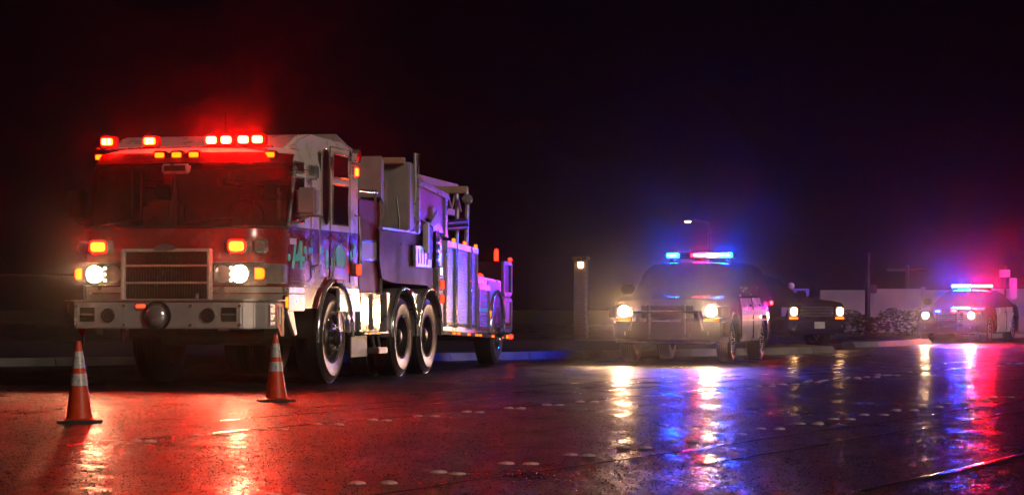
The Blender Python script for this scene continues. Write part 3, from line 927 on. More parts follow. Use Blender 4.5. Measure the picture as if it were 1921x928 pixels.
# side screen: pale frame round a purple vinyl panel
sf = tbox('side_screen', PURP, -1.92, -.02, 1.15, 1.185, 2.02, 2.66)
for nm, a in (('screen_post', (-.11, .0, 1.145, 1.235, 1.96, 2.72)), ('screen_post', (-2.12, -1.94, 1.145, 1.215, 1.98, 2.60))):
    box(nm, STEEL, sf, *a, .01)
prismo('screen_rail', STEEL, sf, [(.0, 2.725), (-2.12, 2.605), (-2.12, 2.52), (.0, 2.64)], 'y', 1.146, 1.245, .008)
prismo('screen_brace', GREY, trailer, [(-2.15, 2.58), (-2.25, 2.58), (-2.75, 1.98), (-2.60, 1.98)], 'y', 1.0, 1.1, .008)
# machinery between screen and lockers
for a, m in (((-.62, -.48, 1.18, 1.26, 1.70, 2.14), SIGNW), ((-1.05, -.70, 1.10, 1.22, 1.60, 2.20), BLACK), ((-1.3, -1.1, 1.05, 1.24, 1.5, 2.05), BLACK)):
    tbox('hose_connection', m, *a, bev=.015)
for z in (1.55, 1.68, 1.80, 1.92):
    bm = bmesh.new()
    cyl(bm, (-1.18, 1.25, z), (0, 1, 0), .045, .06, 14)
    finish('valve_cap', bm, CHROME, trailer, smooth=40)
ob = tbox('outrigger_panel', STEEL, -.98, .10, 1.165, 1.215, 1.50, 1.79)
for x in (-.05, -.25, -.45, -.65):
    box('panel_slot', BLACK, ob, x - .025, x + .025, 1.2155, 1.2195, 1.54, 1.75, 0)
prismo('gauge_cowl', GREY, trailer, [(-.1, 2.16), (-.9, 2.08), (-1.5, 2.2), (-1.2, 2.32), (-.7, 2.12)], 'y', 1.19, 1.25, .004)
prismo('hose_guide', STEEL, trailer, [(-.95, 2.35), (-1.05, 2.38), (-1.75, 2.02), (-1.0, 2.02)], 'y', 1.19, 1.23, .004)
# main lockers: pitched a little nose up, as parked
lock = bmesh.new()
bx(lock, -4.40, -1.45, -1.16, 1.19, .60, 1.93, .01)
lockers = finish('locker_body', lock, STEEL, trailer, smooth=30)
lockers.rotation_euler = (0, -PZ, 0)
lockers.location = (0, 0, 0.04)
def shutter(x0, x1, z0, z1, parent):
    bm = bmesh.new()
    n = int((z1 - z0) / .045)
    for k in range(n):
        z = z0 + k * (z1 - z0) / n
        h = (z1 - z0) / n
        prism(bm, [(1.191, z), (1.197, z + h * .02), (1.2005, z + h * .2), (1.2005, z + h * .8), (1.197, z + h * .95), (1.191, z + h * .97)], 'x', x0, x1)
    o = finish('roller_shutter', bm, SHUT, parent, smooth=30)
    for xx in (x0 - .012, x1 + .012):
        box('shutter_track', CHROME, o, xx - .025, xx + .011, 1.191, 1.235, z0 - .02, z1 + .02, .004)
    box('shutter_header', STEEL, o, x0 - .01, x1 + .01, 1.191, 1.240, z1 + .002, z1 + .09, .006)
    box('shutter_bar', CHROME, o, x0 + .05, x1 - .05, 1.206, 1.225, z0 + .02, z0 + .05, .005)
    return o
shutter(-2.60, -1.92, .68, 1.84, lockers)
shutter(-3.74, -2.72, .68, 1.84, lockers)
shutter(-4.34, -3.86, .68, 1.84, lockers)
box('locker_edge', SIGNW, lockers, -1.80, -1.47, 1.191, 1.205, .62, 1.55, .004)
lens('locker_lamp', E_REDDIM, lockers, (-1.62, 1.206, 1.27), 'y', .15, .12, .03, CHROME)
lens('locker_lamp', E_REDDIM, lockers, (-1.62, 1.206, 1.06), 'y', .15, .12, .03, CHROME)
lens('locker_spot', E_STEP, lockers, (-1.58, 1.206, 1.46), 'y', .08, .10, .02, CHROME)
box('rub_rail', CHROME, lockers, -5.75, -1.45, 1.192, 1.25, .545, .60, .01)
for x in (-2.4, -2.75, -3.55, -4.2, -4.5, -5.6):
    lens('rail_marker', E_AMBD, lockers, (x, 1.25, .572), 'y', .10, .028, .012)
for x in (-2.55, -3.4, -4.3):
    lens('roof_marker', E_AMBD, lockers, (x, 1.19, 1.965), 'y', .10, .05, .03)
# lower rear lockers
rl = box('rear_locker_body', STEEL, lockers, -6.78, -4.405, -1.12, 1.165, .62, 1.52, .015)
shutter(-5.38, -4.50, .66, 1.30, lockers)
box('reflective_band', TEAL, lockers, -5.34, -4.54, 1.207, 1.211, .955, 1.02, 0)
box('locker_door', SHUT, rl, -6.6, -5.5, 1.166, 1.18, 1.13, 1.48, .006)
lens('rear_side_marker', E_AMBD, lockers, (-5.62, 1.19, .95), 'y', .10, .07, .02)
for x in (-5.3, -5.75):
    bm = bmesh.new()
    lathe(bm, [(.055, 0), (.055, .03), (.04, .06), (.0001, .075)], 'z', 16, (x, 1.0, 1.525))
    finish('dome_lamp', bm, E_REDDIM, lockers, smooth=50)
# tiller axle
tax = bmesh.new()
cyl(tax, (-6.25, 0, .54), (0, 1, 0), .09, 2.0, 12)
bx(tax, -7.3, -1.5, -.5, .5, .56, .60)
finish('tiller_axle', tax, BLACK, trailer, smooth=40)
for s in (-1, 1):
    make_wheel(trailer, (-6.28, s * 1.04, .525), .525, .30, s, 'steer')
    bm = bmesh.new()
    prism(bm, [(-6.28 + .62 * math.cos(rad(a)), .53 + .64 * math.sin(rad(a))) for a in range(0, 181, 10)], 'y', s * 1.166, s * 1.186)
    finish('wheel_well', bm, BLACK, trailer, smooth=30)
    tubeo('fender_trim', CHROME, trailer, [(-6.28 + .65 * math.cos(rad(a)), s * 1.20, .53 + .67 * math.sin(rad(a))) for a in range(0, 181, 8)], .028, 8)
# rear box with lamps
rb = tbox('tail_box', BLACK, -7.70, -6.85, -1.1, 1.16, .52, 1.70, bev=.01)
for z0, z1 in ((1.16, 1.68), (.55, 1.06)):
    for x in (-7.66, -6.90):
        box('tail_frame', SHUT, rb, x - .035, x + .035, 1.161, 1.20, z0, z1, .006)
    for z in (z0, z1):
        box('tail_frame', SHUT, rb, -7.62, -6.94, 1.161, 1.20, z - .035, z + .03, .006)
box('tail_panel', SHUT, rb, -7.61, -6.95, 1.161, 1.172, .60, 1.02, .004)
box('reflective_band', REDL, rb, -7.6, -6.96, 1.173, 1.177, .62, .67, 0)
lens('tail_lamp', E_REDDIM, rb, (-7.45, 1.20, .44), 'y', .28, .06, .03, CHROME)
lens('tail_lamp', E_AMBD, rb, (-7.10, 1.20, .44), 'y', .12, .05, .03, CHROME)
bm = bmesh.new(); lathe(bm, [(.035, 0), (.035, .15), (.02, .19), (.0001, .20)], 'z', 14, (-7.0, 1.05, 1.72))
finish('tail_beacon', bm, E_REDDIM, rb, smooth=50)
lens('tail_corner_lamp', E_REDDIM, rb, (-7.62, 1.16, 1.75), 'y', .16, .05, .03)
tbox('lower_tail_rail', CHROME, -7.7, -5.8, 1.13, 1.19, .40, .455)
# aerial ladder lying along the trailer, and its rest frame
for s in (-1, 1):
    lr = tbox('ladder_rail', TAN, -6.5, 3.9, s * .46 - .04, s * .46 + .04, 2.86, 2.98)
    tbox('ladder_base_rail', TAN, -6.5, 3.9, s * .46 - .04, s * .46 + .04, 2.45, 2.55)
rung = None
for k in range(26):
    x = 3.7 - k * .4
    if rung is None:
        bm = bmesh.new(); cyl(bm, (0, 0, 0), (0, 1, 0), .022, .84, 8)
        rung = finish('ladder_rung', bm, TAN, trailer, smooth=40)
        rung.location = (x, 0, 2.50)
    else:
        share(rung, 'ladder_rung', trailer, (x, 0, 2.50))
brace = None
for k in range(13):
    for s in (-1, 1):
        x = 3.5 - k * .8
        if brace is None:
            bm = bmesh.new(); tube(bm, [(0, 0, 2.55), (-.4, 0, 2.87), (-.8, 0, 2.55)], .02, 6)
            brace = finish('ladder_brace', bm, TAN, trailer, smooth=40)
            brace.location = (x, s * .46, 0)
        else:
            share(brace, 'ladder_brace', trailer, (x, s * .46, 0))
prismo('ladder_tip_cover', GREY, trailer, [(2.2, 2.98), (2.2, 3.20), (1.6, 3.08), (.9, 3.02), (.9, 2.98)], 'y', .25, .62, .02)
tbox('cross_beam', TAN, -4.30, -4.15, -1.0, 1.10, 2.72, 2.83)
tbox('cross_beam', TAN, .46, .60, -.2, 1.15, 2.90, 2.985)
prismo('ladder_rest_flag', TAN, trailer, [(.0, 2.83), (.34, 2.83), (.0, 3.06)], 'x', -4.25, -4.20, .003)
for y in (1.08, .92):
    tubeo('rest_post', STEEL, trailer, [(-4.2, y, 1.90), (-4.2, y + .02, 2.5), (-4.22, y, 2.80)], .035, 8)
for z in (2.2, 2.28):
    tubeo('rest_bar', BLACK, trailer, [(-4.2, 1.08, z), (-3.2, .9, z - .06)], .05, 8)
latheo('rest_lamp', CLEAR, trailer, [(.0001, .10), (.05, .09), (.08, .04), (.085, -.02), (.05, -.06), (.0001, -.07)], 'x', 18, (-4.1, 1.12, 2.62))
tbox('rest_cabinet', BLACK, -4.0, -2.5, -.9, .75, 1.95, 2.45, bev=.03)
tbox('cabinet_plate', SIGNW, -2.50, -2.49, .4, .6, 2.08, 2.35, bev=.002)

# ---------------------------------------------------------------- traffic cones
def make_cone(loc, lean, label):
    r = empty('traffic_cone', loc)
    r.rotation_euler = (lean[0], lean[1], rad(12))
    tag(r, label, 'traffic cone', 'orange traffic cones before the truck')
    H = .655
    rad_ = lambda z: .108 - (.108 - .021) * (z - .025) / (H - .025)
    def ring(name, m, z0, z1, off, top=False):
        prof = [(rad_(z0) - .006, z0), (rad_(z0) + off, z0)]
        for k in range(1, 5):
            z = z0 + (z1 - z0) * k / 4
            prof.append((rad_(z) + off, z))
        if top:
            prof += [(rad_(z1) - .007, z1 + .003), (rad_(z1) - .008, z1 - .03)]
        else:
            prof.append((rad_(z1) - .006, z1))
        return latheo(name, m, r, prof, 'z', 32)
    ring('cone_body', ORANGE, .026, H, 0, True)
    ring('reflective_collar', COLLAR, .30, .395, .003)
    ring('reflective_collar', COLLAR, .44, .575, .003)
    bm = bmesh.new()
    prism(bm, rrect(.36, .36, .06, 5), 'z', 0.002, .026)
    finish('base', bm, CBASE, r, smooth=40)
    bm = bmesh.new()
    lathe(bm, [(.150, .0265), (.13, .032), (.112, .04), (.10, .04)], 'z', 28)
    finish('base_flange', bm, ORANGE, r, smooth=40)
make_cone((-3.48, 19.3, 0), (0, rad(-.8), 0), 'orange cone with two silver bands left of the bumper, nearest to camera')
make_cone((-2.33, 23.7, 0), (0, rad(-.5), 0), 'orange cone with two silver bands standing before the truck front wheel')

# ---------------------------------------------------------------- cars
def interp(tab, x):
    if x >= tab[0][0]:
        return tab[0][1]
    for (a, va), (b, vb) in zip(tab, tab[1:]):
        if x >= b:
            t = (a - x) / (a - b)
            t = t * t * (3 - 2 * t) if False else t
            return va + (vb - va) * t
    return tab[-1][1]

def make_car(root, P):
    """P: dict of profile tables along x (front axle at 0, forward +)."""
    x0, x1 = P['nose'], P['tail']
    wb, R = P['wb'], P['R']
    N_ = 64
    xs = [x0 + (x1 - x0) * i / N_ for i in range(N_ + 1)]
    for xw in (0, -wb):
        xs += [xw - R * 1.16, xw + R * 1.16, xw - R * 1.155, xw + R * 1.155]
    xs = sorted(set(xs), reverse=True)
    def zb(x):
        z = P['sill'] + (max(0, x - .75) * .12 if x > .75 else 0)
        for xw in (0, -wb):
            d = abs(x - xw)
            if d < R * 1.158:
                z = max(z, R + math.sqrt(max(0, (R * 1.16) ** 2 - d * d)) - .02)
        return z
    def sec(x):
        w, zt, b = interp(P['w'], x), interp(P['top'], x), zb(x)
        sh = zt - (zt - P['sill']) * .30
        h = [(0.0, b), (w * .82, b), (w * .97, b + .012), (w * .995, max(b + .03, P['sill'] + .14)), (w, max(b + .04, sh - .10)), (w * .985, max(b + .05, sh + .05)), (w * .955, max(b + .06, zt - .055)), (w * .90, zt - .012), (w * .55, zt + .012), (0, zt + .02)]
        return [(x, y, z) for y, z in h] + [(x, -y, z) for y, z in reversed(h[1:-1])]
    rows_ = [sec(x) for x in xs]
    bm = bmesh.new()
    V = grid_mesh(bm, rows_)
    bm.faces.new(V[0]); bm.faces.new(V[-1][::-1])
    bodyo = finish('body', bm, P['paint'], root, smooth=32)
    # underbody
    bm = bmesh.new(); bx(bm, x1 + .25, x0 - .25, -interp(P['w'], -1) * .8, interp(P['w'], -1) * .8, P['sill'] - .02, P['sill'] + .30)
    finish('underbody', bm, BLACK, root)
    # greenhouse
    g0, g1 = P['roof'][0][0], P['roof'][-1][0]
    gx = sorted({g0 + (g1 - g0) * i / 40 for i in range(41)} | {a for a, _ in P['roof']}, reverse=True)
    wbelt, wroof = P['wbelt'], P['wroof']
    def gsec(x, off=0.0):
        zr = interp(P['roof'], x)
        zt = interp(P['top'], x) - .02
        f = min(1, max(0, (zr - zt) / (P['zroof'] - zt)))
        wt = wbelt + (wroof - wbelt) * f
        zr = max(zr, zt + .012)
        h = [(wbelt, zt), (wbelt - (wbelt - wt) * .5 + .012, zt + (zr - zt) * .5), (wt, zr - .07 * f), (wt - .07, zr - .02 * f), (wt * .5, zr + .012), (0, zr + .02)]
        h = [(y + off if i < 3 else y, z + (off if i >= 3 else 0)) for i, (y, z) in enumerate(h)]
        return [(x, y, z) for y, z in h] + [(x, -y, z) for y, z in reversed(h[:-1])]
    bm = bmesh.new()
    V = grid_mesh(bm, [gsec(x) for x in gx], close=False)
    gh = finish('roof', bm, P['roofpaint'], root, smooth=32)
    # windscreen and rear glass: offset panels of the sloping parts
    ws0, ws1 = P['screen']
    def panel(name, xa, xb, j0, j1, off=.006, m=SGLASS):
        xx = [xa + (xb - xa) * i / 10 for i in range(11)]
        rr = []
        for x in xx:
            s_ = gsec(x)
            rr.append([(x + (off if name == 'windscreen' else 0), y * 1.002, z + off) for _, y, z in s_][j0:j1 + 1])
        bm = bmesh.new(); grid_mesh(bm, rr, close=False)
        return finish(name, bm, m, root, smooth=50)
    panel('windscreen', ws0 - .03, ws1 + .05, 3, 7)
    panel('rear_window', P['rear'][0] - .05, P['rear'][1] + .03, 3, 7)
    for s in (1, -1):
        for (xa, xb) in P['windows']:
            def yz(x, f):
                zt = interp(P['top'], x) + .01; zr = interp(P['roof'], x) - .09
                z = zt + (zr - zt) * f
                ff = (z - zt) / (P['zroof'] - zt)
                return (x, s * (wbelt - (wbelt - wroof) * ff + .016), z)
            bm = bmesh.new()
            rr = [[yz(xa + (xb - xa) * i / 6, f) for f in (0, .33, .66, 1)] for i in range(7)]
            grid_mesh(bm, rr, close=False)
            finish('side_window', bm, SGLASS, root, smooth=50)
        # doors
        for xa, xb in P['doors']:
            if 'doorpaint' in P:
                xx = [xa - .01 + (xb - xa + .02) * i / 10 for i in range(11)]
                rr = []
                for x in xx:
                    zs = [zb(x) + .02] + [p[2] for p in sec(x)[3:7]]
                    ys = [sec(x)[2][1]] + [p[1] for p in sec(x)[3:7]]
                    rr.append([(x, s * (y + .004), z) for y, z in zip(ys, zs)])
                bm = bmesh.new(); grid_mesh(bm, rr, close=False)
                finish('door', bm, P['doorpaint'], root, smooth=40)
            w = interp(P['w'], (xa + xb) / 2)
            zt = interp(P['top'], (xa + xb) / 2)
            pts = [(xa, s * (w + .002), P['sill'] + .06), (xa, s * (w + .002), zt - .25), (xa, s * (w * .955 + .004), zt - .055)]
            d = tubeo('door_seam', BLACK, bodyo, pts, .007, 5)
            box('door_handle', P['trim'], bodyo, xb + .08, xb + .26, s * (w * .985), s * (w * .985 + .035), zt - .20, zt - .165, .006)
        # mirrors
        mx_ = P['screen'][0] - .30
        mr = box('mirror', P['paint'], root, mx_ - .02, mx_ + .14, s * (wbelt + .03), s * (wbelt + .26), interp(P['top'], mx_) + .02, interp(P['top'], mx_) + .19, .035)
        for x in (0, -wb):
            make_wheel(root, (x, s * (P['track'] / 2), R), R, .235, s, 'car')
    # front end
    zt = interp(P['top'], x0)
    wn = interp(P['w'], x0)
    gz0, gz1 = P['grille']
    gl = box('grille', BLACK, root, x0 - .06, x0 + .012, -P['gw'], P['gw'], gz0, gz1, .015)
    for k in range(4):
        z = gz0 + .03 + k * (gz1 - gz0 - .06) / 3
        box('grille_bar', P['trim'], gl, x0 + .013, x0 + .028, -P['gw'] + .02, P['gw'] - .02, z - .009, z + .009, .003)
    bm = bmesh.new()
    prism(bm, [(x0 + .10, -wn * .80), (x0 + .10, wn * .80), (x0 + .02, wn * 1.03), (x0 - .38, wn * 1.10), (x0 - .38, -wn * 1.10), (x0 + .02, -wn * 1.03)], 'z', P['bz'][0], P['bz'][1])
    bp_ = finish('bumper', bm, P['bumper'], root, smooth=30, bevel=.03)
    if P.get('plate', True):
        box('number_plate', PLATE, bp_, x0 + .102, x0 + .112, -.155 + P.get('plate_y', 0), .155 + P.get('plate_y', 0), P['bz'][0] + .05, P['bz'][0] + .20, .004)
    for s in (1, -1):
        y = s * P['hy']
        hw, hh = P['hs']
        hx = x0 - P.get('hback', .03)
        hl = prismo('headlamp', CLEAR, root, [(hx + .04, y - hw / 2), (hx + .04, y + hw / 2), (hx - .10, y + s * hw / 2 + (hw / 2)), (hx - .10, y - hw / 2)] if s > 0 else [(hx + .04, y - hw / 2), (hx + .04, y + hw / 2), (hx - .10, y + hw / 2), (hx - .10, y - hw)], 'z', P['hz'] - hh / 2, P['hz'] + hh / 2, .012)
        latheo('headlamp_bulb', P['hem'], hl, [(.0001, .035), (P['hr'] * .6, .03), (P['hr'], .012), (P['hr'], .0)], 'x', 18, (hx + .042, y, P['hz'] + .01))
        box('turn_lamp', P['turn'], hl, hx - .02, hx + .045, y - hw * .45, y + hw * .45, P['hz'] - hh / 2 - .06, P['hz'] - hh / 2 - .012, .006)
        box('fog_lamp', CLEAR, bp_, x0 + .03, x0 + .095, s * wn * .70, s * wn * .82, P['bz'][0] + .06, P['bz'][0] + .14, .01)
        box('tail_lamp', REDL, root, x1 - .012, x1 + .10, s * wn * .80, s * wn * .99, .80, 1.05, .01)
    return bodyo

def light_bar(root, x, z, w, lamps, name='light_bar'):
    base = box(name, BLACK, root, x - .14, x + .14, -w / 2, w / 2, z, z + .035, .01)
    dome = box('light_bar_rail', BLACK, base, x - .12, x + .12, -w / 2 + .02, w / 2 - .02, z + .105, z + .125, .01)
    for s in (-1, 1):
        box('mount_foot', BLACK, base, x - .05, x + .05, s * w * .42 - .04, s * w * .42 + .04, z - .05, z, .008)
    for y, ww, m in lamps:
        lm = box('light_module', m, base, x - .11, x + .115, y - ww / 2, y + ww / 2, z + .037, z + .103, .012)
        if m is not BLACK:
            box('led_strip', E_STRIP, lm, x + .116, x + .122, y - ww * .38, y + ww * .38, z + .058, z + .084, .002)
    return base

# near police SUV
suv = empty('police_suv', (2.86, 41.2, 0), yaw_rot(15.5))
tag(suv, 'black and white police suv with bright headlights and blue and red roof bar', 'police car')
P = dict(nose=.93, tail=-3.98, wb=2.95, R=.385, sill=.33, paint=PBLACK, roofpaint=PBLACK, doorpaint=PWHITE, trim=BLACK, bumper=BLACK, turn=AMBL,
         w=[(.95, .88), (.85, .94), (.65, .975), (.3, .99), (-.5, 1.0), (-3.2, 1.0), (-3.7, .96), (-4.0, .90)],
         top=[(.95, 1.04), (.85, 1.09), (.4, 1.13), (-.45, 1.15), (-3.6, 1.17), (-3.9, 1.14), (-4.0, 1.05)],
         roof=[(-.62, 1.13), (-.85, 1.36), (-1.12, 1.60), (-1.38, 1.71), (-2.2, 1.75), (-3.3, 1.74), (-3.65, 1.68), (-3.95, 1.15)],
         zroof=1.74, wbelt=.94, wroof=.80, screen=(-.64, -1.2), rear=(-3.68, -3.92),
         windows=[(-1.10, -1.72), (-1.84, -2.62), (-2.74, -3.42)], doors=[(-.55, -1.70), (-1.74, -2.66)],
         track=1.66, grille=(.74, .98), gw=.46, bz=(.40, .70), hy=.745, hz=.86, hs=(.30, .19), hr=.095, hem=E_HEAD, plate=False, hback=.03)
make_car(suv, P)
for s in (1, -1):
    box('side_stripe', BLUEFILM, suv, -3.1, -.55, s * 1.003, s * 1.0065, .80, .90, 0)
    box('side_stripe', FILMG, suv, -3.1, -.55, s * 1.003, s * 1.0065, .70, .73, 0)
light_bar(suv, -1.95, 1.80, 1.22, [(-.50, .17, E_BLUE), (-.26, .22, BLACK), (.03, .14, E_PINK), (.22, .18, E_WHITE), (.46, .20, E_BLUE), (-.08, .05, E_BEACD)])
pb = box('push_bar', BLACK, suv, 1.06, 1.10, -.42, .42, .42, .50, .015)
for s in (-1, 1):
    box('push_bar_upright', BLACK, pb, 1.05, 1.11, s * .30 - .035, s * .30 + .035, .40, .98, .015)
tubeo('push_bar_hoop', BLACK, pb, [(1.08, -.62, .55), (1.09, -.55, .86), (1.09, .55, .86), (1.08, .62, .55)], .025, 8)
latheo('spot_lamp', CHROME, suv, [(.0001, .06), (.05, .05), (.075, .0), (.05, -.06), (.0001, -.07)], 'x', 16, (-.62, 1.02, 1.28))
lens('rear_side_lamp', E_BEACD, suv, (-3.72, .985, 1.02), 'y', .12, .06, .02)

# far police sedan
far = empty('police_sedan', (12.08, 65.2, 0), yaw_rot(24))
tag(far, 'far black and white police sedan with half blue half red roof bar', 'police car')
P = dict(nose=.92, tail=-3.95, wb=2.9, R=.345, sill=.25, paint=PBLACK, roofpaint=PBLACK, doorpaint=PWHITE, trim=CHROME, bumper=PBLACK, turn=AMBL,
         w=[(.95, .74), (.85, .84), (.6, .92), (.2, .955), (-3.2, .955), (-3.7, .91), (-4.0, .84)],
         top=[(.95, .82), (.85, .87), (.4, .93), (-.6, .99), (-2.9, 1.02), (-3.7, 1.03), (-3.95, .96)],
         roof=[(-.55, .99), (-.95, 1.20), (-1.35, 1.39), (-1.7, 1.45), (-2.4, 1.44), (-2.75, 1.36), (-3.3, 1.05)],
         zroof=1.45, wbelt=.86, wroof=.63, screen=(-.57, -1.4), rear=(-2.72, -3.26),
         windows=[(-1.22, -1.88), (-1.98, -2.62)], doors=[(-.65, -1.85), (-1.90, -2.80)],
         track=1.58, grille=(.58, .80), gw=.42, bz=(.30, .56), hy=.62, hz=.72, hs=(.26, .14), hr=.085, hem=E_HEADF, plate=False, hback=.05)
make_car(far, P)
light_bar(far, -1.85, 1.47, 1.18, [(-.44, .22, E_BLUE), (-.18, .24, E_BLUE), (.14, .24, E_BEAC), (.42, .26, E_BEAC)])
pb = box('push_bar', BLACK, far, 1.06, 1.10, -.45, .45, .42, .50, .015)
for s in (-1, 1):
    box('push_bar_upright', BLACK, pb, 1.05, 1.11, s * .26 - .035, s * .26 + .035, .36, .90, .015)
lens('push_bar_lamp', E_BLUED, pb, (1.112, -.24, .84), 'x', .14, .06, .02, BLACK)
lens('push_bar_lamp', E_BEACD, pb, (1.112, .20, .86), 'x', .14, .06, .02, BLACK)

# dark parked car
dark = empty('parked_car', (6.32, 54.5, 0), yaw_rot(-34))
tag(dark, 'black parked suv with lit headlamps and amber indicators behind police suv', 'car')
P = dict(nose=.90, tail=-3.9, wb=2.85, R=.38, sill=.34, paint=PBLACK, roofpaint=PBLACK, trim=CHROME, bumper=PBLACK, turn=E_AMB,
         w=[(.95, .82), (.85, .88), (.6, .93), (.2, .955), (-3.4, .955), (-3.8, .90)],
         top=[(.95, 1.0), (.85, 1.06), (.4, 1.11), (-.6, 1.14), (-3.6, 1.16), (-3.9, 1.10)],
         roof=[(-.55, 1.13), (-.9, 1.38), (-1.2, 1.62), (-1.6, 1.72), (-3.2, 1.72), (-3.6, 1.64), (-3.85, 1.15)],
         zroof=1.72, wbelt=.88, wroof=.70, screen=(-.57, -1.25), rear=(-3.62, -3.83),
         windows=[(-1.15, -1.8), (-1.9, -2.6), (-2.7, -3.4)], doors=[(-.65, -1.8), (-1.85, -2.65)],
         track=1.6, grille=(.72, .98), gw=.50, bz=(.42, .68), hy=.68, hz=.84, hs=(.26, .21), hr=.092, hem=E_HEADD, hback=.02)
make_car(dark, P)

# headlamp beams (the lamps themselves are the glowing lenses above)
def beam(root, loc, power, ang, col, aim, name):
    l = bpy.data.lights.new(name, 'SPOT')
    l.energy = power
    l.color = col
    l.spot_size = rad(ang)
    l.spot_blend = 0.9
    l.shadow_soft_size = 0.09
    o = bpy.data.objects.new(name, l)
    link(o, root)
    o.location = loc
    o.rotation_euler = Vector(aim).to_track_quat('-Z', 'Y').to_euler()
for s in (1, -1):
    beam(suv, (1.03, s * .745, .87), 330, 54, (1, .56, .26), (1, 0, -.03), 'headlamp_beam')
    beam(far, (1.0, s * .62, .73), 200, 64, (1, .56, .26), (1, 0, -.03), 'headlamp_beam')
    beam(truck, (2.52, s * .88, 1.31), 120, 80, (1, .52, .24), (1, 0, -.08), 'headlamp_beam')

# ---------------------------------------------------------------- background
def lantern_pillar():
    x, y = (1090 - 960.5) / 4500 * 66, 66
    r = empty('gate_pillar', (x, y, .1), rad(-15))
    tag(r, 'brick gate pillar lit by the lantern on its front', 'pillar')
    bm = bmesh.new(); bx(bm, -.16, .16, -.16, .16, 0, 2.15)
    core = finish('pillar_core', bm, mat('mortar', (.09, .08, .07), .9), r)
    bproto = None
    for k in range(27):
        z = .04 + k * .078
        off = .0 if k % 2 else .11
        for fx in range(2):
            xx = -.08 + fx * .165 + (off - .055) * .3
            bm = None
            if bproto is None:
                bm = bmesh.new(); bx(bm, -.076, .076, -.03, .03, 0, .066, .006)
                bproto = finish('brick', bm, BRICK, r, smooth=40)
                bproto.location = (xx, -.155, z)
            else:
                share(bproto, 'brick', r, (xx, -.155 - .004 * ((k * 7 + fx) % 3), z))
    box('pillar_cap', BRICK, r, -.22, .22, -.22, .22, 2.15, 2.24, .02)
    l = empty('wall_lantern', (x - .02, y - .32, 2.02), rad(-15))
    tag(l, 'small glowing lantern mounted on the brick pillar', 'lantern')
    latheo('lantern_glass', E_LANT, l, [(.0001, 0), (.06, .01), (.075, .16), (.0001, .17)], 'z', 10)
    latheo('lantern_cap', BLACK, l, [(.13, .17), (.10, .20), (.03, .27), (.0001, .28)], 'z', 10)
    latheo('lantern_base', BLACK, l, [(.0001, -.06), (.03, -.04), (.07, -.002)], 'z', 10)
    tubeo('lantern_bracket', BLACK, l, [(0, .02, .24), (0, .10, .22), (0, .16, .10)], .015, 6)
lantern_pillar()

def wall_panels():
    r = empty('boundary_wall', (12.0, 92, 0), rad(4))
    tag(r, 'low pale boundary wall of wide panels behind the parked cars', 'wall')
    for k in range(5):
        x = k * 2.05 - .2
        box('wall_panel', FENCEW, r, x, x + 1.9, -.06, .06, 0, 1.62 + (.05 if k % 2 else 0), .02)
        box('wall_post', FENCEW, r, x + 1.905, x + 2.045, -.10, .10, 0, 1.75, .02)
wall_panels()

def pole(x, y, h, r0, label, arm=False, name='utility_pole'):
    r = empty(name, (x, y, -.1))
    tag(r, label, 'pole')
    tubeo('post', GALV, r, [(0, 0, 0), (0, 0, h * .5), (.02, 0, h)], [r0, r0 * .85, r0 * .65], 10)
    box('pole_box', GALV, r, .08, .32, -.12, .12, h * .52, h * .62, .02)
    if arm:
        tubeo('cross_arm', BARK, r, [(-.8, 0, h * .93), (.8, 0, h * .93)], .06, 6)
pole(12.75, 86, 3.0, .11, 'slim grey pole standing before the pale boundary wall')
pole(15.8, 96, 2.75, .10, 'shorter pole with cross arm near the far police car', True)

def street_lamp():
    D = 105
    r = empty('street_lamp', ((1293 - 960.5) / 4500 * D, D, -.1))
    tag(r, 'distant street lamp glowing just above the police suv roof bar', 'street lamp')
    tubeo('post', GALV, r, [(.9, 0, 0), (.9, 0, 4.4), (.8, 0, 4.75), (.2, 0, 4.85)], .05, 8)
    box('lamp_head', GALV, r, -.25, .2, -.1, .1, 4.83, 4.92, .02)
    box('lamp_glass', E_LANT, r, -.18, .06, -.07, .07, 4.78, 4.828, .01)
street_lamp()

# round-headed bollard lamp (unlit) and panel painted as a blue-lit window near the dark car
def small_lamp_and_panel():
    D = 80
    r = empty('globe_lamp', ((1484 - 960.5) / 4500 * D, D, -.1))
    tag(r, 'unlit white globe lamp on a thin post behind the black parked suv', 'lamp')
    tubeo('post', GALV, r, [(0, 0, 0), (0, 0, 1.65)], .03, 8)
    bm = bmesh.new(); bmesh.ops.create_uvsphere(bm, u_segments=16, v_segments=10, radius=.12, matrix=Matrix.Translation((0, 0, 1.76)))
    finish('globe', bm, SIGNW, r, smooth=60)
    b = empty('blue_lit_window', ((1503 - 960.5) / 4500 * 78, 78, -.1))
    tag(b, 'small panel painted as a blue-lit window above the hood of the black parked suv', 'sign')
    box('panel', BLUELIT, b, -.26, .26, -.02, .02, 1.42, 1.66, .01)
    for s in (-1, 1):
        box('post', GALV, b, s * .2 - .02, s * .2 + .02, .021, .06, 0, 1.64, .004)
    t = empty('traffic_sign', ((1890 - 960.5) / 4500 * 72, 72, -.1), rad(-10))
    tag(t, 'pale sign board and smaller plate on a post above the far police car', 'sign')
    tubeo('post', GALV, t, [(-.06, .04, 0), (-.06, .04, 2.3)], .035, 8)
    box('sign_plate', GREY, t, -.24, .08, -.02, .01, 1.95, 2.18, .01)
    box('sign_board', GREY, t, .06, .28, -.02, .01, 1.30, 1.93, .01)
small_lamp_and_panel()

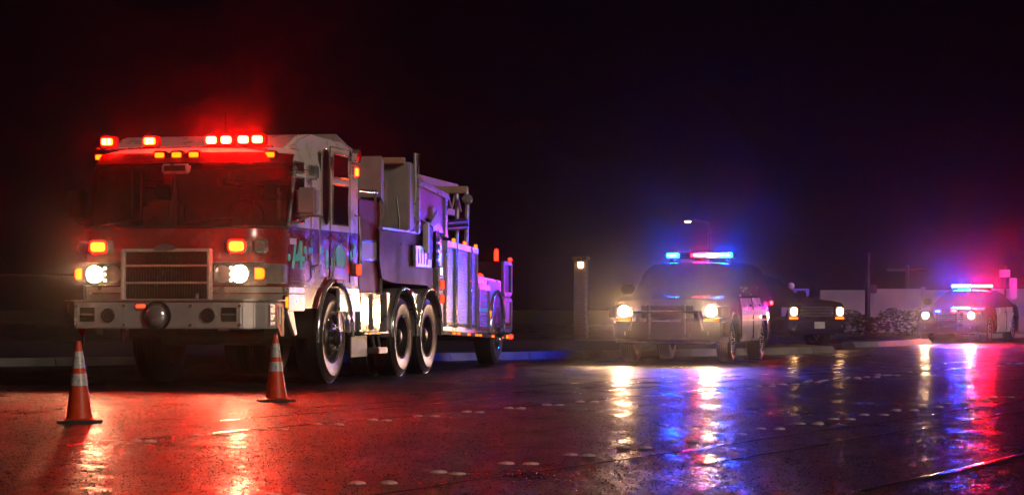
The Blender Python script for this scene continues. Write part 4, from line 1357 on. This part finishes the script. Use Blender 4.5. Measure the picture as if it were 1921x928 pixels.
# chain-link fence left, behind the truck
def chain_fence():
    y = 56
    r = empty('wire_fence', (-22, y, .1))
    tag(r, 'dark wire mesh fence with round posts left behind the fire truck', 'fence')
    pp = None
    for k in range(7):
        if pp is None:
            pp = tubeo('post', GALV, r, [(0, 0, 0), (0, 0, 1.62)], .035, 8)
        else:
            share(pp, 'post', r, (k * 2.4, 0, 0))
    tubeo('top_rail', GALV, r, [(0, 0, 1.60), (14.4, 0, 1.60)], .024, 8)
    bm = bmesh.new()
    for k in range(180):
        x = k * .085
        for dx in (1.55, -1.55):
            a = Vector((x if dx > 0 else x, 0, .05)); b = Vector((x + dx, 0, 1.6))
            if b.x < 0 or b.x > 14.4:
                continue
            tube(bm, [a, b], .004, 3)
    o = finish('wire_mesh', bm, GALV, r)
    o['kind'] = 'stuff'
chain_fence()

# low hedge in front of the pale wall
def hedge(loc, length, h, seed, label, n=3500):
    rnd = random.Random(seed)
    r = empty('hedge', loc, rad(8))
    tag(r, label, 'hedge')
    bm = bmesh.new()
    for k in range(n):
        c = Vector((rnd.uniform(0, length), rnd.gauss(0, .28), 0))
        c.z = abs(rnd.random() ** .7) * (h + .12 * math.sin(c.x * 2.3) + .1 * math.sin(c.x * 5.1))
        q = Matrix.Rotation(rnd.uniform(0, 6.28), 3, 'Z') @ Matrix.Rotation(rnd.uniform(-1.2, 1.2), 3, 'X')
        s_ = rnd.uniform(.05, .11)
        bm.faces.new([bm.verts.new(c + q @ Vector(p)) for p in ((-s_, 0, 0), (0, -s_ * .5, .01), (s_, 0, 0), (0, s_ * .5, .01))])
    o = finish('foliage', bm, LEAF, r)
    o['kind'] = 'stuff'
    bm = bmesh.new()
    for k in range(int(length * 3)):
        x = k / 3 + rnd.uniform(-.1, .1)
        tube(bm, [(x, 0, 0), (x + rnd.uniform(-.1, .1), rnd.uniform(-.1, .1), h * .8)], [.02, .008], 5)
    finish('stems', bm, BARK, r)['kind'] = 'stuff'
hedge((10.2, 82, -.05), 6.5, .85, 8, 'low dark hedge in front of the pale boundary wall')

# ---------------------------------------------------------------- damp night air
bm = bmesh.new()
bx(bm, -75, 90, -6, 122, -1.3, 9.5)
hz = finish('haze', bm, mat('haze_placeholder'), None)
hz['kind'] = 'stuff'
hz['label'] = 'damp misty night air around the vehicles'
hm = bpy.data.materials.new('damp_air')
hm.use_nodes = True
nt = hm.node_tree
nt.nodes.remove(nt.nodes['Principled BSDF'])
pv = nt.nodes.new('ShaderNodeVolumePrincipled')
pv.inputs['Color'].default_value = (0.86, 0.84, 0.88, 1)
pv.inputs['Density'].default_value = 0.0008
pv.inputs['Anisotropy'].default_value = 0.983
nt.links.new(pv.outputs[0], nt.nodes['Material Output'].inputs['Volume'])
hz.data.materials[0] = hm
